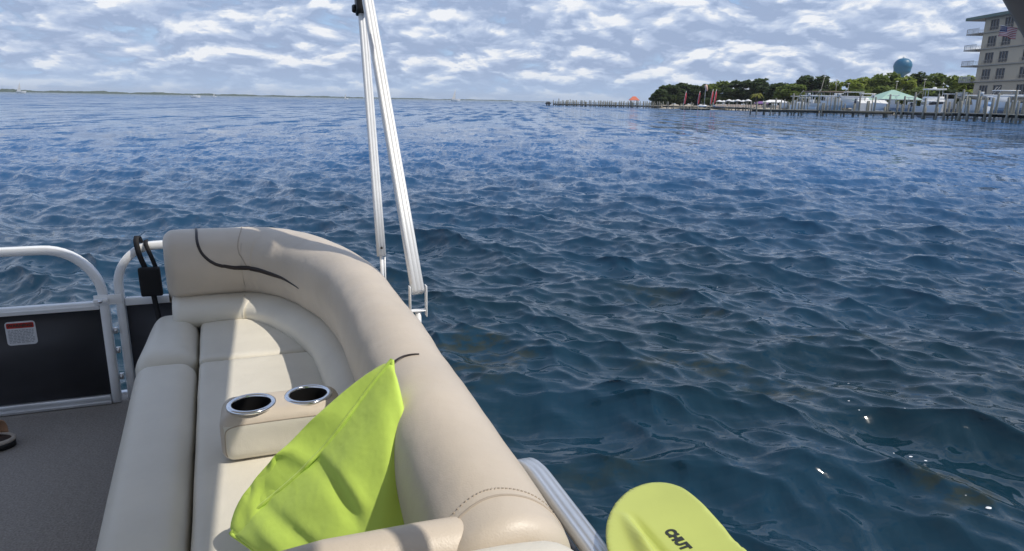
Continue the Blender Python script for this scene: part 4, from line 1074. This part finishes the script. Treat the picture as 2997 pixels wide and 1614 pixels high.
# feather flags
def feather(u, vt, vb, Y, label, lean=.12):
    a = on(u, vt, Y); t = Thing('feather_flag', label, 'flag', (a.x, a.y, .9), boat=False, group='red feather flags along the beach'); H = a.z - .9
    t.part('pole', tube([(0, 0, 0), (.02 * H, 0, H * .5), (.07 * H, 0, H * .85), (lean * H, 0, H)], circ(.06, 6)), RAILW)
    V = []; n = 10
    for sd_ in (-.02, .02):
        for i in range(n + 1):
            s = i / n; z = H * (.22 + .78 * s); x0 = (.02 + .1 * s * s) * H * (1 if s < .98 else .9); w = .65 * (math.sin(PI * min(1, .12 + .88 * s)) ** .5 if s < 1 else 0)
            V.append((x0 * .8, sd_ + .06 * math.sin(s * 9), z)); V.append((x0 * .8 + w * .8, sd_ + .1 * math.sin(s * 7 + 1), z - .25))
    m = 2 * (n + 1); F = []
    for i in range(n): q = i * 2; F += [(q, q + 1, q + 3, q + 2), (m + q, m + q + 2, m + q + 3, m + q + 1), (q + 1, m + q + 1, m + q + 3, q + 3), (q, q + 2, m + q + 2, m + q)]
    t.part('cloth', (V, F), REDF)
feather(2004, 267, 300, 236, 'red feather flag farthest from the building, alone before the dark trees')
feather(2044, 267, 302, 234, 'red feather flag just left of the windsock pole')
feather(2082, 262, 302, 232, 'red feather flag directly right of the windsock pole')
feather(2092, 262, 302, 228, 'red feather flag nearest the beach umbrellas')
a = on(2066, 248, 233); t = Thing('windsock', 'orange and white windsock flag on a thin pole between the red flags', 'windsock', (a.x, a.y, .9), boat=False)
H = a.z - .9
t.part('pole', tube([(0, 0, 0), (0, 0, H)], circ(.06, 6)), RAILW)
t.part('cloth', tube([(0, 0, H - .1), (.15, 0, H - .7), (.4, 0, H - 1.5), (.6, 0, H - 2.1)], circ(.48, 10), up=(0, 1, 0), scale=[.9, 1, .8, .4]), PEACH)
# beach umbrellas and awnings, people's gear
def umbrella(u, v, Y, w, m, label, grp):
    a = on(u, v, Y); t = Thing('beach_umbrella', label, 'umbrella', (a.x, a.y, .9), boat=False, group=grp); H = max(1.8, a.z - .9)
    t.part('pole', tube([(0, 0, 0), (0, 0, H - .05)], circ(.05, 6)), RAILW)
    t.part('canopy', lathe([(0, H), (w * .5, H - .22), (w, H - .55), (w, H - .60), (w * .5, H - .28), (0, H - .06)], 8), m)
lb3 = 'pale beach umbrella on the sand between the red flags and the purple awning'
for i, (u, v) in enumerate(((2106, 293), (2119, 294), (2134, 291), (2147, 293), (2160, 291), (2176, 293), (2190, 291), (2248, 294), (2262, 293))): umbrella(u, v, 228 - i * .8, 1.25, WHITEC, lb3 if i < 7 else 'pale beach umbrella on the sand right of the purple awning', 'pale beach umbrellas')
def awning(u, v, Y, w, m, label, dep=2.5):
    a = on(u, v, Y); t = Thing('awning', label, 'awning', (a.x, a.y, .9), boat=False); H = a.z - .9
    for sx in (-w, w):
        for sy in (-dep / 2, dep / 2): t.part('post', tube([(sx * .95, sy, 0), (sx * .95, sy, H - .3)], circ(.06, 6)), RAILW)
    t.part('roof', hip(w, dep / 2, H - .7, H, .15), m, smooth=False)
awning(2228, 297, 222, 1.8, PURPLE, 'purple awning on the beach beside the small palm')
awning(2270, 293, 216, 3.4, WHITEC, 'long white awning between the purple awning and the boat lifts')
# low clutter of chairs and rental craft on the sand: single colourful things
def chair(u, v, Y, label):
    a = on(u, v, Y); t = Thing('beach_chair', label, 'chair', (a.x, a.y, .95), boat=False, group='beach chairs on the sand')
    t.part('seat', tf(bevbox(-.35, .35, -.5, .5, .3, .36, .02), Matrix.Rotation(.1, 4, 'X')), PEOPLE)
    t.part('backrest', tf(bevbox(-.35, .35, .4, .46, .35, 1.1, .02), Matrix.Rotation(-.3, 4, 'X')), PEOPLE)
    for sx in (-.3, .3): t.part('leg', merge(tube([(sx, -.4, 0), (sx, -.4, .3)], circ(.03, 5)), tube([(sx, .35, 0), (sx, .35, .38)], circ(.03, 5))), RAILW)
for i in range(26):
    chair(2098 + i * 7.6, 304, 226 - i * .5, 'tan beach chair on the sand right beside the paired red flags' if i < 8 else
          'tan beach chair on the sand left of the small palm' if i < 16 else 'tan beach chair on the sand below the purple awning' if i < 20 else 'tan beach chair on the sand below the long white awning')
# kayak rack shapes by the windsock
def kayak(u, v, Y, m, label):
    a = on(u, v, Y); t = Thing('kayak', label, 'kayak', (a.x, a.y, 1.25), boat=False)
    t.part('hull', tube([(x, 0, .12 * abs(x / 1.7) ** 2) for x in np.linspace(-1.7, 1.7, 12)], circ(.34, 10), scale=[.06, .45, .75, .93, 1, 1, 1, 1, .93, .75, .45, .06]), m)
    t.part('cockpit', lathe([(.28, .30), (.34, .36), (.24, .37), (.2, .3)], 12), TRIMD)
kayak(2056, 309, 232, GEL, 'white kayak lying on the sand left of the windsock pole'); kayak(2100, 307, 230, BLUEC, 'pale blue kayak lying under the paired red flags')
kayak(2112, 308, 228, GEL, 'white kayak lying right of the pale blue kayak')

# pergola and pavilions behind the lifts
a = on(2422, 268, 205); g = Thing('pergola', 'flat brown roofed pergola on white posts behind the boat lifts', 'pergola', (a.x, a.y, 1.0), boat=False); H = a.z - 1.0
for k in range(5):
    for sy in (-2, 2): g.part('post', tube([(-5 + k * 2.5, sy, 0), (-5 + k * 2.5, sy, H - .3)], circ(.12, 6)), RAILW)
g.part('roof', bevbox(-5.6, 5.6, -2.8, 2.8, H - .3, H, .06), BRWN)
g.part('counter', bevbox(-4.6, 4.6, -1.6, -1.2, 0, 1.1, .05), BRWN)
def pavilion(u, va, ve, wpx, Y, label):
    a = on(u, va, Y); z1 = on(u, ve, Y).z; w = wpx / FPX * Y / 2; t = Thing('pavilion', label, 'pavilion', (a.x, a.y, 1.0), boat=False)
    for sx in (-.85, -.3, .3, .85):
        for sy in (-.8, .8): t.part('post', tube([(sx * w, sy * w, 0), (sx * w, sy * w, z1 - 1.0)], circ(.14, 6)), RAILW)
    t.part('roof', hip(w, w * .95, z1 - 1.0, a.z - 1.0, .3), GREENR, smooth=False)
    t.part('gutter', tube([(sx * (w + .32), sy * (w * .95 + .32), z1 - 1.12) for sx, sy in ((-1, -1), (1, -1), (1, 1), (-1, 1), (-1, -1))], circ(.08, 6)), RAILW)
pavilion(2614, 264, 291, 108, 185, 'large pavilion with a pale green pointed roof behind the docks')
pavilion(2536, 284, 294, 50, 178, 'small pale green roofed shelter left of the big pavilion')
# white canvas storage shed between the lift and pavilion
a = on(2548, 293, 172); z0 = .9; t = Thing('storage_tent', 'long white tent below the small green roof', 'tent', (a.x, a.y, z0), boat=False); H = a.z - z0
V = []
for x in (-3.4, 3.4): V += [(x, -2, 0), (x, -2, H * .7), (x, 0, H), (x, 2, H * .7), (x, 2, 0)]
t.part('cover', (V, [(0, 1, 6, 5), (1, 2, 7, 6), (2, 3, 8, 7), (3, 4, 9, 8), (0, 4, 3, 2, 1), (5, 6, 7, 8, 9)]), WHITEC, smooth=False)
for k in range(5): t.part('rib', tube([(-3.4 + k * 1.7, -2.02, 0), (-3.4 + k * 1.7, -2.02, H * .7), (-3.4 + k * 1.7, 0, H + .02)], circ(.06, 5), up=(1, 0, 0)), RAILW)
def light_pole(u, vt, Y, label, lean=0.0):
    a = on(u, vt, Y); t = Thing('light_pole', label, 'pole', (a.x, a.y, .9), boat=False); H = a.z - .9
    t.part('shaft', tube([(-lean * H, 0, 0), (0, 0, H)], circ(.09, 7), up=(0, 1, 0)), WOODP); t.part('lamp_head', bevbox(-.35, .35, -.15, .15, H, H + .2, .05), RAILW)
light_pole(2414, 226, 215, 'thin leaning pole in front of the tall oaks', .18); light_pole(2450, 235, 212, 'thin pale pole right of the tall oaks')
light_pole(2626, 240, 200, 'thin pale pole above the green pavilion'); light_pole(2708, 234, 198, 'thin pole behind the motor yacht'); light_pole(2484, 247, 210, 'short thin pole above the covered boat')

# water tower
YT = 620.0; a = on(2642, 195, YT); b_ = on(2642, 171, YT); RT_ = 55 / 2 / FPX * YT * 0.86; HB = (b_.z - a.z)
t = Thing('water_tower', 'teal blue water tower with egg shaped tank rising above the trees', 'water tower', (a.x, a.y, .9), boat=False); zc = a.z - .9
prof = [(5.5, 0), (3.0, 4), (2.3, 10), (2.2, zc - HB * 1.5), (2.6, zc - HB * 1.2), (4.2, zc - HB * .98), (6.4, zc - HB * .72), (RT_ * .93, zc - HB * .32), (RT_, zc), (RT_ * .95, zc + HB * .35), (RT_ * .78, zc + HB * .68), (RT_ * .48, zc + HB * .92), (RT_ * .15, zc + HB), (0, zc + HB)]
pr_ = catmull([(p[0], p[1]) for p in prof], 4); pr_[:, 0] = np.maximum(pr_[:, 0], 0)
kk = int(len(pr_) * .33)
t.part('pedestal', lathe([tuple(q) for q in pr_[:kk + 1]], 24), TEAL); t.part('tank', lathe([tuple(q) for q in pr_[kk:]], 40), TEAL)
t.part('beacon', lathe([(1.0, -.3), (1.0, .8), (.3, 1.4), (0, 1.4)], 10, (0, 0, zc + HB)), WHITEC)

# beige balcony building: long side runs away from the camera, end balconies beyond the far corner
def building():
    A = on(2850, 255, 156.0)                       # far corner seen on the left
    x0 = A.x; y1 = 156.0; y0 = 118.0; zb = .9; FH = 3.36; NF = 7
    t = Thing('apartment_building', 'beige apartment building with slab balconies at the right edge', 'building', (x0, y1, zb), boat=False)
    W = 16.0; HT = FH * 5.87
    L_ = y1 - y0
    # local: x east, y towards the camera is negative
    # walls with window openings on the long west side, built from strips
    wins = []
    ycols = [-3.2, -7.6, -14.5, -19.0, -26.0, -31.0, -35.2]
    z = 0
    wall = []; 
    for f in range(NF):
        zf0 = f * FH; zf1 = min(HT, (f + 1) * FH)
        if zf1 - zf0 < .6: continue
        zs, zt = zf0 + .35, min(zf0 + 2.55, zf1 - .3)
        wall.append(box(0, .3, -L_, 0, zf0, zs)); wall.append(box(0, .3, -L_, 0, zt, zf1))
        edges = [0]
        for yc in ycols: edges += [yc + 1.35, yc - 1.35]
        edges.append(-L_)
        for k in range(0, len(edges), 2): wall.append(box(0, .3, edges[k + 1], edges[k], zs, zt))
        for yc in ycols: wins.append((yc, zs, zt))
    t.part('wall', merge(*wall, box(.3, W, -L_, -L_ + .3, 0, HT), box(.3, W, -.3, 0, 0, HT), box(W - .3, W, -L_ + .3, -.3, 0, HT)), STUCCO, smooth=False)
    for i, (yc, zs, zt) in enumerate(wins):
        if i == 0:
            f0 = t.part('window', merge(box(.06, .14, yc - 1.35, yc + 1.35, zs, zs + .08), box(.06, .14, yc - 1.35, yc + 1.35, zt - .08, zt), *[box(.06, .14, yc + q - .04, yc + q + .04, zs + .08, zt - .08) for q in (-1.31, -.45, .45, 1.31)]), SLAB, smooth=False)
            pn = t.part('pane', box(.16, .18, yc - 1.34, yc + 1.34, zs, zt), GLASSD, f0, smooth=False); y00, z00, h00 = yc, zs, zt - zs
        else:
            f = f0.copy(); COL.objects.link(f); f.parent = t.e; f.location = (0, yc - y00, zs - z00)
            q = pn.copy(); COL.objects.link(q); q.parent = f
    slabs = []; 
    for f in range(1, NF):
        zf = f * FH
        if zf > HT - .5: continue
        t.part('slab_band', bevbox(-.35, -.004, -L_, .2, zf - .13, zf + .13, .03), SLAB, smooth=False)
        # end balcony beyond the far corner
        if f < NF:
            bal = t.part('balcony', bevbox(-.9, 6.0, .21, 4.4, zf - .16, zf + .10, .03), SLAB, smooth=False)
            rl = [box(-.88, -.82, .25, 4.36, zf + 1.05, zf + 1.12), box(-.88, 5.9, 4.30, 4.36, zf + 1.05, zf + 1.12)]
            for k in range(15): rl.append(box(-.87, -.83, .3 + k * .285, .36 + k * .285, zf + .10, zf + 1.05))
            for k in range(16): rl.append(box(-.8 + k * .42, -.74 + k * .42, 4.31, 4.35, zf + .10, zf + 1.05))
            t.part('railing', merge(*rl), RAILW, bal, smooth=False)
        # window guard rails
        for yc in ycols:
            gr = [box(-.33, -.29, yc - 1.5, yc + 1.5, zf + .95, zf + 1.02)]
            for k in range(9): gr.append(box(-.33, -.29, yc - 1.5 + k * .37, yc - 1.46 + k * .37, zf + .131, zf + .951))
            t.part('railing', merge(*gr), SLAB, smooth=False)
    t.part('roof', merge(bevbox(-1.2, W + 1, -L_ - 1, 4.6, HT, HT + .35, .05)), SLAB, smooth=False)
    t.part('roof_edge', merge(box(-1.35, -1.21, -L_ - 1, 4.75, HT - .05, HT + .55), box(-1.2, W, 4.61, 4.75, HT - .05, HT + .55), box(-1.2, W, -L_ - 1, 4.6, HT + .351, HT + .6)), ROOFG, smooth=False)
    return t, x0, y1, HT
bt, bx0, by1, bHT = building()
# national flag on a slanted pole fixed to the building
k_ = on(2990, 84, 1.0).x; Yb = bx0 / k_; a = on(2990, 84, Yb)
t = Thing('flag', 'striped red and white flag with blue canton flying from the building', 'flag', (bx0 - .01, Yb, a.z), boat=False)
t.part('pole', tube([(0, 0, 0), (-4.3, .2, .55)], circ(.05, 6), up=(0, 1, 0)), RAILW)
FW = [mat('flag_red', (0.42, 0.05, 0.07), .75, var=.05), mat('flag_white', (.74, .72, .72), .75, var=.04), mat('flag_blue', (.03, .045, .16), .75, var=.05)]
V = []; F = []; MI = []
nx, ny = 20, 13; fl, fh = 3.4, 2.0
def fp(s, q): return (-4.1 + s * fl, .18 + .22 * math.sin(s * 8 + q * 1.5) * q, .50 - s * .44 - q * fh + .12 * math.sin(s * 6) * q)
for i in range(nx + 1):
    for j in range(ny + 1): V.append(fp(i / nx, j / ny))
for i in range(nx):
    for j in range(ny):
        k = i * (ny + 1) + j; F.append((k, k + ny + 1, k + ny + 2, k + 1)); MI.append(2 if (i < 8 and j < 7) else (0 if j % 2 == 0 else 1))
fo = t.part('cloth', (V, F), FW); fo.data.polygons.foreach_set('material_index', MI)
sv = []
for i in range(7):
    for j in range(5):
        c_ = Vector(fp((i + .6) / 20, (j + 1.0) / 13)); sv.append(box(c_.x - .035, c_.x + .035, c_.y - .03, c_.y + .03, c_.z - .035, c_.z + .035))
t.part('stars', merge(*sv), FW[1], smooth=False)

# foam flecks on the near water
def foam():
    near = WV[:, :2]; V = []; F = []
    pts = [(2486, 1092, 7), (2668, 1328, 9), (2712, 1338, 8), (2612, 1342, 6), (2894, 1492, 15), (2484, 1184, 6), (2516, 1208, 5), (2648, 1216, 7), (2100, 818, 5), (2826, 1462, 4)]
    r = random.Random(3)
    for (u, v, s) in pts:
        p = at(u, v); i = int(np.argmin((near[:, 0] - p.x) ** 2 + (near[:, 1] - p.y) ** 2)); c = Vector(WV[i]); R_ = .38 * s / FPX * p.length
        k0 = len(V); n = 10; V.append((c.x, c.y, c.z + R_ * .25))
        for ring, h in ((.55, .18), (1.0, -.10)):
            for k in range(n): q = R_ * ring * (1 + r.uniform(-.25, .25)); V.append((c.x + q * 1.5 * math.cos(2 * PI * k / n), c.y + q * math.sin(2 * PI * k / n), c.z + R_ * h))
        for k in range(n):
            b = (k + 1) % n; F.append((k0, k0 + 1 + k, k0 + 1 + b)); F.append((k0 + 1 + k, k0 + 1 + n + k, k0 + 1 + n + b, k0 + 1 + b))
    o = ob('foam', V, F, mat('sea_foam', (.78, .8, .82), .6, var=.05, vscale=40)); o['kind'] = 'stuff'
foam()

# ------------------------------------------------------------------ sea haze
hv = box(-9000, 9000, -300, 9000, -1.6, 62.0)
hm_ = bpy.data.materials.new('haze'); hm_.use_nodes = True; hn = hm_.node_tree; hn.nodes.remove(hn.nodes['Principled BSDF'])
pvn = hn.nodes.new('ShaderNodeVolumePrincipled'); pvn.inputs['Color'].default_value = (0.86, 0.92, 1.0, 1); pvn.inputs['Density'].default_value = 0.00009
hn.links.new(pvn.outputs[0], next(q for q in hn.nodes if q.type == 'OUTPUT_MATERIAL').inputs['Volume'])
ho = ob('haze', hv[0], hv[1], hm_, smooth=False); ho['kind'] = 'stuff'
